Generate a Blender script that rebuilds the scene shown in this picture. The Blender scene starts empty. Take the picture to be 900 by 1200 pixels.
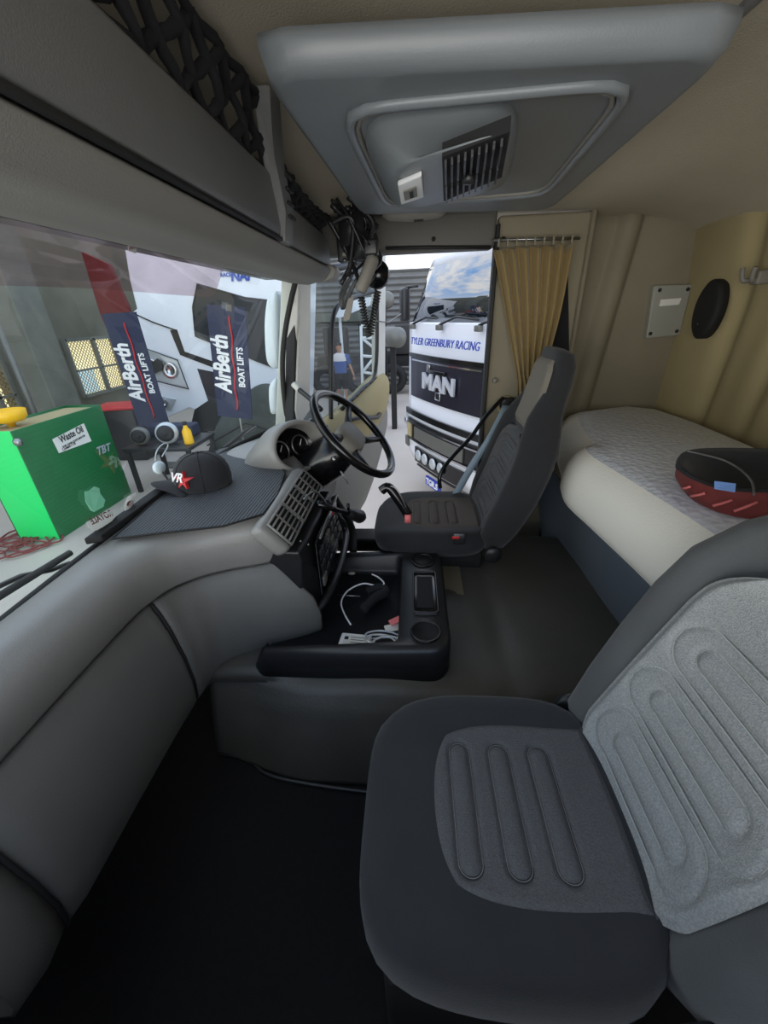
import bpy, bmesh, math, random
from mathutils import Vector, Matrix, noise
random.seed(7)
COL = bpy.context.scene.collection
S = bpy.context.scene
# ---------------------------------------------------------------- camera
F_PX, CX, CY = 463.7, 450.0, 600.0
CAM = Vector((0, 0, 1.45))
_Y = Vector((34, 235, F_PX)).normalized()            # world +Y (across the cab) seen in camera axes
_Z = -Vector((35, -920, F_PX)).normalized(); _Z = (_Z - _Y * _Z.dot(_Y)).normalized()
_X = -_Z.cross(_Y)
if _X.x < 0: _X = -_X
right = Vector((_X.x, _Y.x, _Z.x)); up = Vector((_X.y, _Y.y, _Z.y)); fwd = Vector((_X.z, _Y.z, _Z.z))
cd = bpy.data.cameras.new('camera'); cam = bpy.data.objects.new('camera', cd); COL.objects.link(cam)
cd.sensor_fit = 'VERTICAL'; cd.sensor_height = 36; cd.lens = F_PX / 1200 * 36; cd.clip_start = .02; cd.clip_end = 300
m = Matrix((right, up, -fwd)).transposed().to_4x4(); m.translation = CAM; cam.matrix_world = m
S.camera = cam
def W(px, py, x=None, y=None, z=None):
    """world point seen at a pixel, at a known x, y or z"""
    d = right * ((px - CX) / F_PX) - up * ((py - CY) / F_PX) + fwd
    if x is not None: t = (x - CAM.x) / d.x
    elif y is not None: t = (y - CAM.y) / d.y
    else: t = (z - CAM.z) / d.z
    return CAM + d * t
# ---------------------------------------------------------------- world, exposure
S.view_settings.view_transform = 'Standard'; S.view_settings.look = 'None'; S.view_settings.gamma = 1
S.view_settings.use_curve_mapping = False
S.view_settings.exposure = 0.66
wd = bpy.data.worlds.new('world'); S.world = wd; wd.use_nodes = True
nt = wd.node_tree; nt.nodes.clear()
N = nt.nodes.new; L = nt.links.new
tc = N('ShaderNodeTexCoord'); ns = N('ShaderNodeTexNoise'); ns.inputs['Scale'].default_value = 2.2; ns.inputs['Detail'].default_value = 6; ns.inputs['Roughness'].default_value = .6
mp = N('ShaderNodeMapping'); mp.inputs['Scale'].default_value = (1, 1, 2.5)
rp = N('ShaderNodeValToRGB'); rp.color_ramp.elements[0].position = .42; rp.color_ramp.elements[1].position = .56
rp.color_ramp.elements[0].color = (.28, .52, .95, 1); rp.color_ramp.elements[1].color = (1, 1, 1, 1)
sp = N('ShaderNodeSeparateXYZ'); mr = N('ShaderNodeMapRange'); mr.inputs[1].default_value = 0; mr.inputs[2].default_value = .5
mx = N('ShaderNodeMixRGB'); mx.inputs[1].default_value = (1, .99, .96, 1)
bg = N('ShaderNodeBackground'); bg.inputs[1].default_value = 1.25; wo = N('ShaderNodeOutputWorld')
L(tc.outputs['Generated'], mp.inputs[0]); L(mp.outputs[0], ns.inputs[0]); L(ns.outputs[0], rp.inputs[0])
L(tc.outputs['Generated'], sp.inputs[0]); L(sp.outputs[2], mr.inputs[0]); L(mr.outputs[0], mx.inputs[0]); L(rp.outputs[0], mx.inputs[2])
L(mx.outputs[0], bg.inputs[0]); L(bg.outputs[0], wo.inputs[0])
def light(name, loc, target, size, energy, color=(1, 1, 1), sy=None):
    ld = bpy.data.lights.new(name, 'AREA'); ld.size = size; ld.energy = energy; ld.color = color
    if sy: ld.shape = 'RECTANGLE'; ld.size_y = sy
    o = bpy.data.objects.new(name, ld); COL.objects.link(o); o.location = loc
    o.rotation_euler = (Vector(target) - Vector(loc)).to_track_quat('-Z', 'Y').to_euler(); return o
# area light added behind the camera to brighten the cab as daylight would
light('cab_fill_light', (-1.2, -3.8, .75), (0, 3, 1.0), 6, 150, (1, .985, .95), 3.2)
# ---------------------------------------------------------------- helpers
def lin(c):
    return tuple(((v / 12.92) if v <= .04045 else ((v + .055) / 1.055) ** 2.4) for v in c)
def rgb(r, g, b): return lin((r / 255, g / 255, b / 255))
MATS = {}
def mat(name, col, rough=.6, metal=0., bump=0., bscale=200., var=0., vscale=6., col2=None, sheen=0., emit=0., spec=.5, coat=0., kind='noise', trans=0., mapscale=None):
    m = bpy.data.materials.new(name); m.use_nodes = True; t = m.node_tree; b = t.nodes['Principled BSDF']
    c = tuple(col) + (1,)
    b.inputs['Base Color'].default_value = c; b.inputs['Roughness'].default_value = rough; b.inputs['Metallic'].default_value = metal
    b.inputs['Specular IOR Level'].default_value = spec
    if sheen: b.inputs['Sheen Weight'].default_value = sheen; b.inputs['Sheen Roughness'].default_value = .5
    if coat: b.inputs['Coat Weight'].default_value = coat; b.inputs['Coat Roughness'].default_value = .08
    if trans: b.inputs['Transmission Weight'].default_value = trans
    if emit: b.inputs['Emission Color'].default_value = c; b.inputs['Emission Strength'].default_value = emit
    tc = t.nodes.new('ShaderNodeTexCoord'); src = tc.outputs['Object']
    if mapscale:
        mp = t.nodes.new('ShaderNodeMapping'); mp.inputs['Scale'].default_value = mapscale; t.links.new(src, mp.inputs[0]); src = mp.outputs[0]
    if var or col2:
        n = t.nodes.new('ShaderNodeTexNoise'); n.inputs['Scale'].default_value = vscale; n.inputs['Detail'].default_value = 5
        t.links.new(src, n.inputs[0]); r = t.nodes.new('ShaderNodeValToRGB')
        r.color_ramp.elements[0].position = .35; r.color_ramp.elements[1].position = .65
        d = col2 if col2 else tuple(v * (1 - var) for v in col)
        r.color_ramp.elements[0].color = tuple(d) + (1,); r.color_ramp.elements[1].color = c
        t.links.new(n.outputs[0], r.inputs[0]); t.links.new(r.outputs[0], b.inputs['Base Color'])
    if bump:
        if kind == 'voronoi': n2 = t.nodes.new('ShaderNodeTexVoronoi')
        elif kind == 'wave': n2 = t.nodes.new('ShaderNodeTexWave'); n2.bands_direction = 'Y'
        elif kind == 'wavex': n2 = t.nodes.new('ShaderNodeTexWave'); n2.bands_direction = 'X'
        else: n2 = t.nodes.new('ShaderNodeTexNoise'); n2.inputs['Detail'].default_value = 3
        n2.inputs['Scale'].default_value = bscale; t.links.new(src, n2.inputs[0])
        bp = t.nodes.new('ShaderNodeBump'); bp.inputs['Strength'].default_value = bump; bp.inputs['Distance'].default_value = .003
        t.links.new(n2.outputs[0], bp.inputs['Height']); t.links.new(bp.outputs[0], b.inputs['Normal'])
    MATS[name] = m; return m
def glass(name, tint=(1, 1, 1), refl=1.0, dirt=0.0):
    m = bpy.data.materials.new(name); m.use_nodes = True; t = m.node_tree; t.nodes.clear()
    tr = t.nodes.new('ShaderNodeBsdfTransparent'); tr.inputs[0].default_value = tuple(tint) + (1,)
    gl = t.nodes.new('ShaderNodeBsdfGlossy'); gl.inputs['Roughness'].default_value = .02
    fr = t.nodes.new('ShaderNodeLayerWeight'); pw = t.nodes.new('ShaderNodeMath'); pw.operation = 'POWER'; pw.inputs[1].default_value = 4.0
    t.links.new(fr.outputs['Facing'], pw.inputs[0])
    mu = t.nodes.new('ShaderNodeMath'); mu.operation = 'MULTIPLY_ADD'; mu.inputs[1].default_value = .75 * refl; mu.inputs[2].default_value = .05 * refl
    mi = t.nodes.new('ShaderNodeMixShader'); o = t.nodes.new('ShaderNodeOutputMaterial')
    t.links.new(pw.outputs[0], mu.inputs[0]); t.links.new(mu.outputs[0], mi.inputs[0]); t.links.new(tr.outputs[0], mi.inputs[1]); t.links.new(gl.outputs[0], mi.inputs[2])
    if dirt:
        df = t.nodes.new('ShaderNodeBsdfDiffuse'); df.inputs[0].default_value = (.6, .6, .58, 1); m2 = t.nodes.new('ShaderNodeMixShader')
        tc = t.nodes.new('ShaderNodeTexCoord'); n = t.nodes.new('ShaderNodeTexNoise'); n.inputs['Scale'].default_value = 3; n.inputs['Detail'].default_value = 8
        mr = t.nodes.new('ShaderNodeMapRange'); mr.inputs[1].default_value = .4; mr.inputs[2].default_value = .8; mr.inputs[4].default_value = dirt
        t.links.new(tc.outputs['Object'], n.inputs[0]); t.links.new(n.outputs[0], mr.inputs[0]); t.links.new(mr.outputs[0], m2.inputs[0])
        t.links.new(mi.outputs[0], m2.inputs[1]); t.links.new(df.outputs[0], m2.inputs[2]); t.links.new(m2.outputs[0], o.inputs[0])
    else: t.links.new(mi.outputs[0], o.inputs[0])
    MATS[name] = m; return m
def base_of(p):
    v = Vector((0, 0, 0))
    while p is not None:
        if p.get('_local'): return Vector((0, 0, 0))
        v += p.location; p = p.parent
    return v
def mk(name, verts, faces, material, parent=None, smooth=True, sub=0, bevel=0., solid=0., off=-1):
    b = base_of(parent)
    me = bpy.data.meshes.new(name); me.from_pydata([tuple(Vector(v) - b) for v in verts], [], faces); me.validate()
    bm = bmesh.new(); bm.from_mesh(me); bmesh.ops.recalc_face_normals(bm, faces=bm.faces); bm.to_mesh(me); bm.free()
    if material: me.materials.append(MATS[material])
    if smooth: me.polygons.foreach_set('use_smooth', [True] * len(me.polygons))
    o = bpy.data.objects.new(name, me); COL.objects.link(o)
    if parent: o.parent = parent
    if solid: md = o.modifiers.new('s', 'SOLIDIFY'); md.thickness = solid; md.offset = off
    if bevel: md = o.modifiers.new('b', 'BEVEL'); md.width = bevel; md.segments = 3; md.limit_method = 'ANGLE'; md.angle_limit = .6
    if sub: md = o.modifiers.new('u', 'SUBSURF'); md.levels = sub; md.render_levels = sub
    return o
def thing(name, label, cat, loc=(0, 0, 0), group=None, rot=None, local=False):
    o = bpy.data.objects.new(name, None); COL.objects.link(o); o.location = loc; o.empty_display_size = .05
    if rot is not None: o.rotation_euler = rot
    if local: o['_local'] = 1
    o['label'] = label; o['category'] = cat
    if group: o['group'] = group
    return o
def tag(o, label, cat, group=None, kind=None):
    o['label'] = label; o['category'] = cat
    if group: o['group'] = group
    if kind: o['kind'] = kind
    return o
def struct(o, label=None):
    o['kind'] = 'structure'
    if label: o['label'] = label
    return o
class MB:
    def __init__(s): s.v = []; s.f = []
    def add(s, v, f):
        n = len(s.v); s.v += [Vector(p) for p in v]; s.f += [tuple(i + n for i in q) for q in f]; return s
    def box(s, c, d, rz=0., M=None):
        x, y, z = d[0] / 2, d[1] / 2, d[2] / 2
        R = M if M is not None else Matrix.Rotation(rz, 3, 'Z')
        vs = [Vector(c) + R @ Vector((i * x, j * y, k * z)) for i in (-1, 1) for j in (-1, 1) for k in (-1, 1)]
        return s.add(vs, [(0, 1, 3, 2), (4, 6, 7, 5), (0, 4, 5, 1), (2, 3, 7, 6), (0, 2, 6, 4), (1, 5, 7, 3)])
    def tube(s, pts, r, n=8, cap=True, closed=False):
        pts = [Vector(p) for p in pts]; m = len(pts); rr = r if isinstance(r, (list, tuple)) else [r] * m
        vs = []; nrm = None
        for i, p in enumerate(pts):
            a = pts[(i - 1) % m] if (i or closed) else p; b = pts[(i + 1) % m] if (i < m - 1 or closed) else p
            t = (b - a)
            if t.length < 1e-9: t = Vector((0, 0, 1))
            t.normalize()
            if nrm is None: nrm = t.orthogonal().normalized()
            nrm = (nrm - t * nrm.dot(t)); nrm = nrm.normalized() if nrm.length > 1e-6 else t.orthogonal().normalized()
            bi = t.cross(nrm)
            vs += [p + (nrm * math.cos(2 * math.pi * k / n) + bi * math.sin(2 * math.pi * k / n)) * rr[i] for k in range(n)]
        fs = [(i * n + k, i * n + (k + 1) % n, (i + 1) % m * n + (k + 1) % n, (i + 1) % m * n + k) for i in range(m if closed else m - 1) for k in range(n)]
        if cap and not closed: fs += [tuple(range(n)), tuple((m - 1) * n + k for k in range(n))]
        return s.add(vs, fs)
    def loft(s, rings, cap=(True, True), closed=True):
        n = len(rings[0]); vs = [p for r in rings for p in r]; fs = []
        for i in range(len(rings) - 1):
            for k in range(n if closed else n - 1):
                fs.append((i * n + k, i * n + (k + 1) % n, (i + 1) * n + (k + 1) % n, (i + 1) * n + k))
        if cap[0] and closed: fs.append(tuple(range(n)))
        if cap[1] and closed: fs.append(tuple((len(rings) - 1) * n + k for k in range(n)))
        return s.add(vs, fs)
    def lathe(s, prof, c, axis=(0, 0, 1), n=24):
        ax = Vector(axis).normalized(); u = ax.orthogonal().normalized(); w = ax.cross(u); c = Vector(c)
        return s.loft([[c + ax * h + (u * math.cos(2 * math.pi * k / n) + w * math.sin(2 * math.pi * k / n)) * max(r, 1e-4) for k in range(n)] for r, h in prof])
    def prism(s, poly, d):
        n = len(poly); d = Vector(d); a = [Vector(p) for p in poly]
        return s.add(a + [p + d for p in a], [tuple(range(n)), tuple(range(2 * n - 1, n - 1, -1))] + [(i, (i + 1) % n, n + (i + 1) % n, n + i) for i in range(n)])
    def ball(s, c, r, n=12, sc=(1, 1, 1)):
        rings = []
        for i in range(n // 2 + 1):
            a = math.pi * i / (n // 2); rings.append([Vector(c) + Vector((math.sin(a) * math.cos(2 * math.pi * k / n) * sc[0], math.sin(a) * math.sin(2 * math.pi * k / n) * sc[1], math.cos(a) * sc[2])) * r for k in range(n)])
        return s.loft(rings, (False, False))
    def build(s, name, material, parent=None, **k): return mk(name, s.v, s.f, material, parent, **k)
def grid(fn, nu, nv):
    vs = [fn(i / nu, j / nv) for i in range(nu + 1) for j in range(nv + 1)]
    fs = [(i * (nv + 1) + j, (i + 1) * (nv + 1) + j, (i + 1) * (nv + 1) + j + 1, i * (nv + 1) + j + 1) for i in range(nu) for j in range(nv)]
    return vs, fs
def smooth_path(pts, k=6, closed=False):
    pts = [Vector(p) for p in pts]; n = len(pts); out = []
    for i in range(n if closed else n - 1):
        p0 = pts[(i - 1) % n] if (i or closed) else pts[i]; p1 = pts[i]; p2 = pts[(i + 1) % n]; p3 = pts[(i + 2) % n] if (i + 2 < n or closed) else p2
        for j in range(k):
            t = j / k; out.append(.5 * ((2 * p1) + (p2 - p0) * t + (2 * p0 - 5 * p1 + 4 * p2 - p3) * t * t + (3 * p1 - p0 - 3 * p2 + p3) * t ** 3))
    if not closed: out.append(pts[-1])
    return out
def text(name, body, size, material, parent, loc, rdir, udir, ext=.001, bold=.0, align='CENTER', shear=0., xs=1.):
    cu = bpy.data.curves.new(name, 'FONT'); cu.body = body; cu.size = size; cu.extrude = ext; cu.offset = bold; cu.align_x = align; cu.align_y = 'CENTER'; cu.shear = shear; cu.resolution_u = 4
    o = bpy.data.objects.new('tmp', cu); COL.objects.link(o)
    me = bpy.data.meshes.new_from_object(o.evaluated_get(bpy.context.evaluated_depsgraph_get())); bpy.data.objects.remove(o)
    r = Vector(rdir).normalized(); u = Vector(udir).normalized(); w = r.cross(u).normalized(); b = base_of(parent)
    M = Matrix((r * xs, u, w)).transposed().to_4x4(); M.translation = Vector(loc) - b
    me.transform(M); me.materials.clear(); me.materials.append(MATS[material])
    q = bpy.data.objects.new(name, me); COL.objects.link(q); q.parent = parent; return q
def squircle(a, hx, hy, e=4.):
    c, s_ = math.cos(a), math.sin(a); r = (abs(c) ** e + abs(s_) ** e) ** (-1 / e); return r * c * hx, r * s_ * hy
def sstep(a, b, x):
    t = max(0, min(1, (x - a) / (b - a))); return t * t * (3 - 2 * t)
# ---------------------------------------------------------------- materials
mat('dash_grey', rgb(142, 140, 136), .38, bump=.25, bscale=350, var=.06)
mat('dash_dark', rgb(110, 108, 103), .5, bump=.25, bscale=350, var=.08)
mat('seam_black', rgb(30, 30, 30), .7)
mat('black_plastic', rgb(34, 34, 36), .38, bump=.15, bscale=300)
mat('black_matte', rgb(24, 24, 25), .75)
mat('gloss_black', rgb(14, 14, 16), .2)
mat('rubber_mat', rgb(74, 76, 80), .6, bump=1., bscale=28, kind='wavex')
mat('shelf_grey', rgb(118, 118, 117), .45, bump=.2, bscale=400, var=.05)
mat('shelf_light', rgb(138, 136, 130), .6, bump=.2, bscale=400)
mat('ceiling_cloth', rgb(190, 180, 160), .95, bump=.4, bscale=250, var=.1, vscale=3)
mat('hatch_grey', rgb(120, 125, 128), .35, bump=.1, bscale=300, var=.08, vscale=4)
mat('wall_beige', rgb(168, 154, 114), .8, bump=.2, bscale=200, var=.14, vscale=2.5)
mat('header_grey', rgb(92, 90, 85), .6, bump=.1)
mat('panel_beige', rgb(134, 126, 106), .8, bump=.2, bscale=200, var=.08)
mat('trim_grey', rgb(128, 124, 116), .6, bump=.1)
mat('pillar_white', rgb(205, 205, 198), .5, var=.08)
mat('tunnel_vinyl', rgb(78, 76, 71), .48, bump=.35, bscale=90, var=.2, vscale=5)
mat('tunnel_sand', rgb(120, 112, 92), .6, bump=.2)
mat('carpet', rgb(20, 20, 21), .97, bump=.8, bscale=500, var=.3, vscale=60)
mat('seat_black', rgb(38, 39, 42), .95, bump=.3, bscale=500, sheen=.15, var=.15, vscale=12)
mat('seat_suede', rgb(80, 83, 84), .95, bump=.3, bscale=500, sheen=.2, var=.12, vscale=8)
mat('seat_mesh', rgb(158, 160, 158), .9, bump=.35, bscale=420, kind='voronoi', col2=rgb(132, 137, 138), vscale=300)
mat('seat_mesh_dark', rgb(92, 92, 93), .9, bump=.5, bscale=400, kind='voronoi', col2=rgb(78, 78, 80), vscale=300)
mat('seat_head', rgb(126, 120, 110), .9, bump=.3, bscale=400)
mat('seat_mesh_brown', rgb(84, 76, 70), .9, bump=.5, bscale=400, kind='voronoi')
mat('stitch', rgb(172, 176, 172), .8)
mat('stitch_dark', rgb(116, 116, 115), .8)
mat('mattress_cloth', rgb(236, 238, 243), .9, bump=1., bscale=42, kind='voronoi', col2=rgb(218, 223, 234), vscale=60)
mat('mattress_side', rgb(246, 243, 232), .9, bump=.3, bscale=120)
mat('bunk_blue', rgb(84, 94, 104), .85, bump=.3, bscale=300)
mat('curtain', rgb(138, 116, 68), .85, bump=.2, bscale=400, sheen=.3)
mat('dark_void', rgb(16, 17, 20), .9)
mat('chrome', rgb(200, 200, 205), .15, 1.)
mat('steel', rgb(150, 150, 150), .35, 1.)
mat('red', rgb(190, 35, 40), .5)
mat('pink', rgb(225, 120, 120), .6)
mat('white', rgb(235, 235, 235), .5)
mat('white_paint', rgb(232, 236, 244), .25, coat=.5, spec=.5)
mat('paper', rgb(220, 220, 212), .8)
mat('blue', rgb(48, 78, 170), .5)
mat('navy', rgb(24, 34, 66), .6)
mat('truck_blue', rgb(40, 66, 170), .4)
mat('grille_dark', rgb(34, 32, 44), .3)
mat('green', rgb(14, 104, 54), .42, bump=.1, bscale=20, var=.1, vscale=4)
mat('green_sunlit', rgb(20, 215, 105), .42)  # brighter copy of green: sunlight on the tank end painted in
mat('yellow', rgb(246, 190, 20), .4)
mat('maroon', rgb(120, 52, 50), .8, bump=.3, bscale=300)
mat('concrete', rgb(188, 178, 168), .5, bump=.1, bscale=8, var=.12, vscale=.8)
mat('wall_green_grey', rgb(118, 116, 100), .9, var=.25, vscale=1.2, bump=.3, bscale=8)
mat('column_grey', rgb(120, 122, 112), .85, var=.25, vscale=2)
mat('corrugated', rgb(120, 120, 118), .6, .2, var=.15, vscale=2)
mat('skin', rgb(196, 140, 112), .6)
mat('hair', rgb(30, 24, 22), .8)
mat('white_cloth', rgb(228, 222, 222), .9)
mat('blue_cloth', rgb(58, 92, 160), .9)
mat('black_cloth', rgb(26, 26, 30), .9)
mat('cap_cloth', rgb(36, 36, 40), .95, bump=.4, bscale=400, sheen=.1)
mat('belt', rgb(140, 160, 176), .5, bump=.3, bscale=300)
mat('tag_blue', rgb(120, 160, 225), .6)
mat('lens', rgb(190, 196, 200), .1, .3)
mat('mesh_wire', rgb(160, 140, 110), .6)
mat('daylight_glow', rgb(240, 226, 184), .9, emit=.9)  # emission stands in for daylight behind the mesh windows
mat('bright_chrome', rgb(215, 218, 225), .3, .35)
mat('side_glass', rgb(30, 36, 42), .25, spec=.3)
mat('dash_reflection', rgb(62, 68, 64), .8, bump=.3, bscale=20, var=.2)  # grey green of the dashboard mirrored in the windscreen
mat('blue_glow', rgb(190, 215, 225), .9, emit=.7)
mat('tank_grey', rgb(110, 110, 105), .5, .4)
mat('panel_lock', rgb(150, 150, 140), .5)
mat('mirror_shell', rgb(205, 215, 220), .4)
glass('windscreen', (.86, .92, .9), 1.0, .10)
glass('door_glass', (.80, .84, .84), .3)
glass('reflection_band', (.80, .66, .70), .8, .30)
def translucent(name, col):
    m = bpy.data.materials.new(name); m.use_nodes = True; t = m.node_tree; t.nodes.clear()
    d = t.nodes.new('ShaderNodeBsdfDiffuse'); r = t.nodes.new('ShaderNodeBsdfTranslucent'); x = t.nodes.new('ShaderNodeMixShader'); o = t.nodes.new('ShaderNodeOutputMaterial')
    d.inputs[0].default_value = r.inputs[0].default_value = tuple(col) + (1,); x.inputs[0].default_value = .6
    t.links.new(d.outputs[0], x.inputs[1]); t.links.new(r.outputs[0], x.inputs[2]); t.links.new(x.outputs[0], o.inputs[0]); MATS[name] = m
translucent('sticker_white', rgb(225, 225, 222)); translucent('sticker_green', rgb(170, 215, 195))
m = mat('truck_glass', rgb(18, 26, 34), .03); m.node_tree.nodes['Principled BSDF'].inputs['Specular IOR Level'].default_value = 1.0; m.node_tree.nodes['Principled BSDF'].inputs['IOR'].default_value = 2.2
# ================================================================ CAB SHELL
def V(*a): return Vector(a)
ZC = 1.93
# footwell floor
struct(MB().box((-.1, .9, -.03), (2.0, 2.45, .06)).build('floor', 'carpet', smooth=False), 'black carpeted footwell floor')
# ceiling cloth
def fceil(u, v):
    x = -.75 + 2.35 * u; y = -.12 + 2.72 * v
    z = ZC - .085 * sstep(1.35, 2.2, y) + .012 * math.sin(5 * u + 1) - max(0, x - 1.0) ** 2 * .55
    return V(x, y, z)
vs, fs = grid(fceil, 30, 24)
struct(mk('ceiling', vs, fs, 'ceiling_cloth', solid=.03, off=1), 'beige cloth headliner of the cab')
# rear wall: soft padded panels with vertical grooves
def frear(u, v):
    y = -.12 + 2.72 * u; z = .3 + 1.55 * v
    x = 1.415 - .05 * sstep(.7, 1.0, v)
    for g in (1.72, 2.02, 1.05, .5): x += .03 * math.exp(-((y - g - .12 * (1 - v)) / .045) ** 2)
    x += .012 * math.sin(9 * y + 2 * z)
    return V(x, y, z)
vs, fs = grid(frear, 130, 24)
rear = struct(mk('wall_rear', vs, fs, 'wall_beige', solid=.03, off=1), 'beige padded rear wall behind the bunk')
# far side wall of the sleeper compartment
def fside(u, v):
    x = .80 + .66 * u; z = .3 + 1.56 * v
    y = 2.45 + .03 * sstep(.6, 1, u) - .05 * math.exp(-((u - .40 + .22 * (1 - v)) / .05) ** 2) + .02 * math.sin(5 * u)
    y -= .17 * (1 - sstep(0, .10, u))
    return V(x, y, z)
vs, fs = grid(fside, 50, 20)
side = struct(mk('wall_far', vs, fs, 'panel_beige', solid=.03, off=-1), 'beige side wall of the sleeper compartment')
# B pillar panel between door opening and sleeper
bp = MB().box((.595, 2.26, .95), (.41, .06, 1.75)).build('trim_1', 'panel_beige', bevel=.015); struct(bp, 'beige panel behind the driver door opening')
MB().lathe([(.0, -.012), (.012, -.01), (.014, 0)], W(580, 446, y=2.215), (0, 1, 0), 14).build('trim_button', 'trim_grey', bp)
sc_ = W(592, 470, y=2.215)
MB().lathe([(.045, 0), (.05, -.012), (.038, -.02), (.03, 0)], (.50, 2.225, .98), (0, 1, 0), 20).build('belt_guide_bezel', 'wall_beige', bp)
MB().box((.385, 2.235, .93), (.018, .07, 1.72)).build('door_seal', 'seam_black', bp, bevel=.006)
# header above door
hd = struct(MB().box((-.08, 2.27, 1.775), (.92, .12, .15)).build('trim_2', 'header_grey', bevel=.02), 'grey header panel over the driver door')
for px in (508, 590): MB().lathe([(0, -.008), (.009, -.006), (.01, 0)], W(px, 280, y=2.209), (0, 1, 0), 10).build('screw_cap', 'seam_black', hd)
MB().tube([W(452, 291, y=2.2), W(500, 290, y=2.2), W(575, 290, y=2.2)], .008).build('door_seal', 'seam_black', hd)
# curtain rail
# sill under driver door, lower body side
struct(MB().box((-.1, 2.26, .1), (1.0, .16, .1)).build('trim_3', 'black_plastic', bevel=.02), 'black sill of the driver door opening')
# engine tunnel : side faces and top
def ftun(u, v):
    x = -.72 + 1.52 * u
    prof = [(.80, .0), (.815, .08), (.84, .18), (.87, .27), (.905, .325), (.96, .345), (1.2, .35), (1.5, .35), (1.62, .345), (1.645, .32), (1.66, .2), (1.67, .0)]
    t = v * (len(prof) - 1); i = min(int(t), len(prof) - 2); t -= i
    y = prof[i][0] * (1 - t) + prof[i + 1][0] * t; z = prof[i][1] * (1 - t) + prof[i + 1][1] * t
    if v < .4: y -= .05 * sstep(-.1, .5, x) * (1 - v / .4) - .08 * sstep(-.35, -.75, x)
    if x > .25 and v > .6: y += .24 * sstep(.25, .36, x) * sstep(.6, .75, v)
    z += .006 * math.sin(14 * x) * math.sin(11 * y) * (1 if z > .3 else 0) - .012 * math.exp(-((x - .32) / .05) ** 2) * (1 if z > .3 else 0)
    return V(x, y, z)
vs, fs = grid(ftun, 60, 44)
tun = struct(mk('trim_4', vs, fs, 'tunnel_vinyl', solid=.02, off=1), 'grey vinyl engine tunnel between the seats')
MB().tube(smooth_path([(-.72, .86, .012), (-.60, .845, .015), (-.52, .80, .012), (-.38, .775, .012), (-.1, .755, .012), (.3, .745, .012)], 6), .008).build('tunnel_piping', 'black_plastic', tun)
# sand coloured bracket beside the driver seat base
MB().box((.17, 1.50, .362), (.10, .30, .02)).build('sand_panel', 'tunnel_sand', tun, bevel=.01)
# bunk base (front face under the mattress)
def fb(u, v):
    return V(.80 + .02 * math.sin(6 * u) - .07 * v + .05 * sstep(.8, 0, v), -.12 + 2.6 * u, .02 + .66 * v)
vs, fs = grid(fb, 30, 10)
struct(mk('trim_5', vs, fs, 'bunk_blue', solid=.02, off=1), 'blue grey cloth front of the bunk base')
# ---------------------------------------------------------------- windscreen
# base and top lines in plan (x, y, z)
wb = smooth_path([(-.93, -.12, .83), (-.945, .35, .84), (-.96, .9, .85), (-.97, 1.4, .85), (-.93, 1.75, .87), (-.82, 1.98, .90), (-.68, 2.10, .93)], 5)
wt = smooth_path([(-.60, -.12, 1.60), (-.62, .35, 1.62), (-.63, .9, 1.64), (-.63, 1.4, 1.64), (-.615, 1.75, 1.64), (-.585, 1.95, 1.64), (-.52, 2.08, 1.64)], 5)
def wsp(u, v):
    k = u * (len(wb) - 1); i = min(int(k), len(wb) - 2); t = k - i
    a = wb[i].lerp(wb[i + 1], t); b = wt[i].lerp(wt[i + 1], t); p = a.lerp(b, v)
    return p + V(-.05 * math.sin(math.pi * v), 0, 0)
win = bpy.data.objects.new('window_1', None); COL.objects.link(win); struct(win, 'wide windscreen of the cab')
vs, fs = grid(wsp, 40, 14)
mk('pane', vs, fs, 'windscreen', win)
vs, fs = grid(lambda u, v: wsp(u * .56, .845 + .13 * v) + V(.004, 0, 0), 30, 3)
tb = mk('reflection_band', vs, fs, 'reflection_band', win); tb['label'] = 'pink reflection painted as a band along the windscreen top'  # reflection of something red, laid on the glass as a pink strip
MB().tube([wsp(i / 40, 0) + V(.012, 0, .0) for i in range(41)] + [wsp(1, j / 14) + V(0, 0, 0) for j in range(1, 15)], .013).build('rubber_seal', 'seam_black', win)
# A pillar white metal strips
def strip(name, poly, y, th, material, parent=None, **k):
    return MB().prism([W(px, py, y=y) for px, py in poly], (0, th, 0)).build(name, material, parent, **k)
ap = struct(strip('trim_6', [(330, 322), (351, 325), (347, 420), (343, 492), (322, 512), (326, 420)], 2.16, .05, 'pillar_white', bevel=.006, smooth=False), 'white painted windscreen pillar')
for px, py in ((342, 352), (340, 430), (337, 470)):
    MB().lathe([(0, -.006), (.008, -.004), (.008, 0)], W(px, py, y=2.158), (0, 1, 0), 10).build('screw', 'trim_grey', ap)
# ---------------------------------------------------------------- open driver door, hinged at the front pillar
H0 = V(-.56, 2.22, 0); H1 = V(-.24, 3.10, 0)
def D(px, py, off=0.):
    """point of the door plane seen at a pixel"""
    d = (H1 - H0).normalized(); n = V(d.y, -d.x, 0)
    r = right * ((px - CX) / F_PX) - up * ((py - CY) / F_PX) + fwd
    t = (H0 - CAM).dot(n) / r.dot(n); return CAM + r * t + n * off
dn = V((H1 - H0).normalized().y, -(H1 - H0).normalized().x, 0)
door = thing('cab_door', 'open driver door swung outwards with beige lower panel', 'door', (H0.x, H0.y, .0))
def dprism(name, poly, th, material, off=0., parent=door, **k):
    return MB().prism([D(px, py, off) for px, py in poly], dn * -th).build(name, material, parent, **k)
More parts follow.
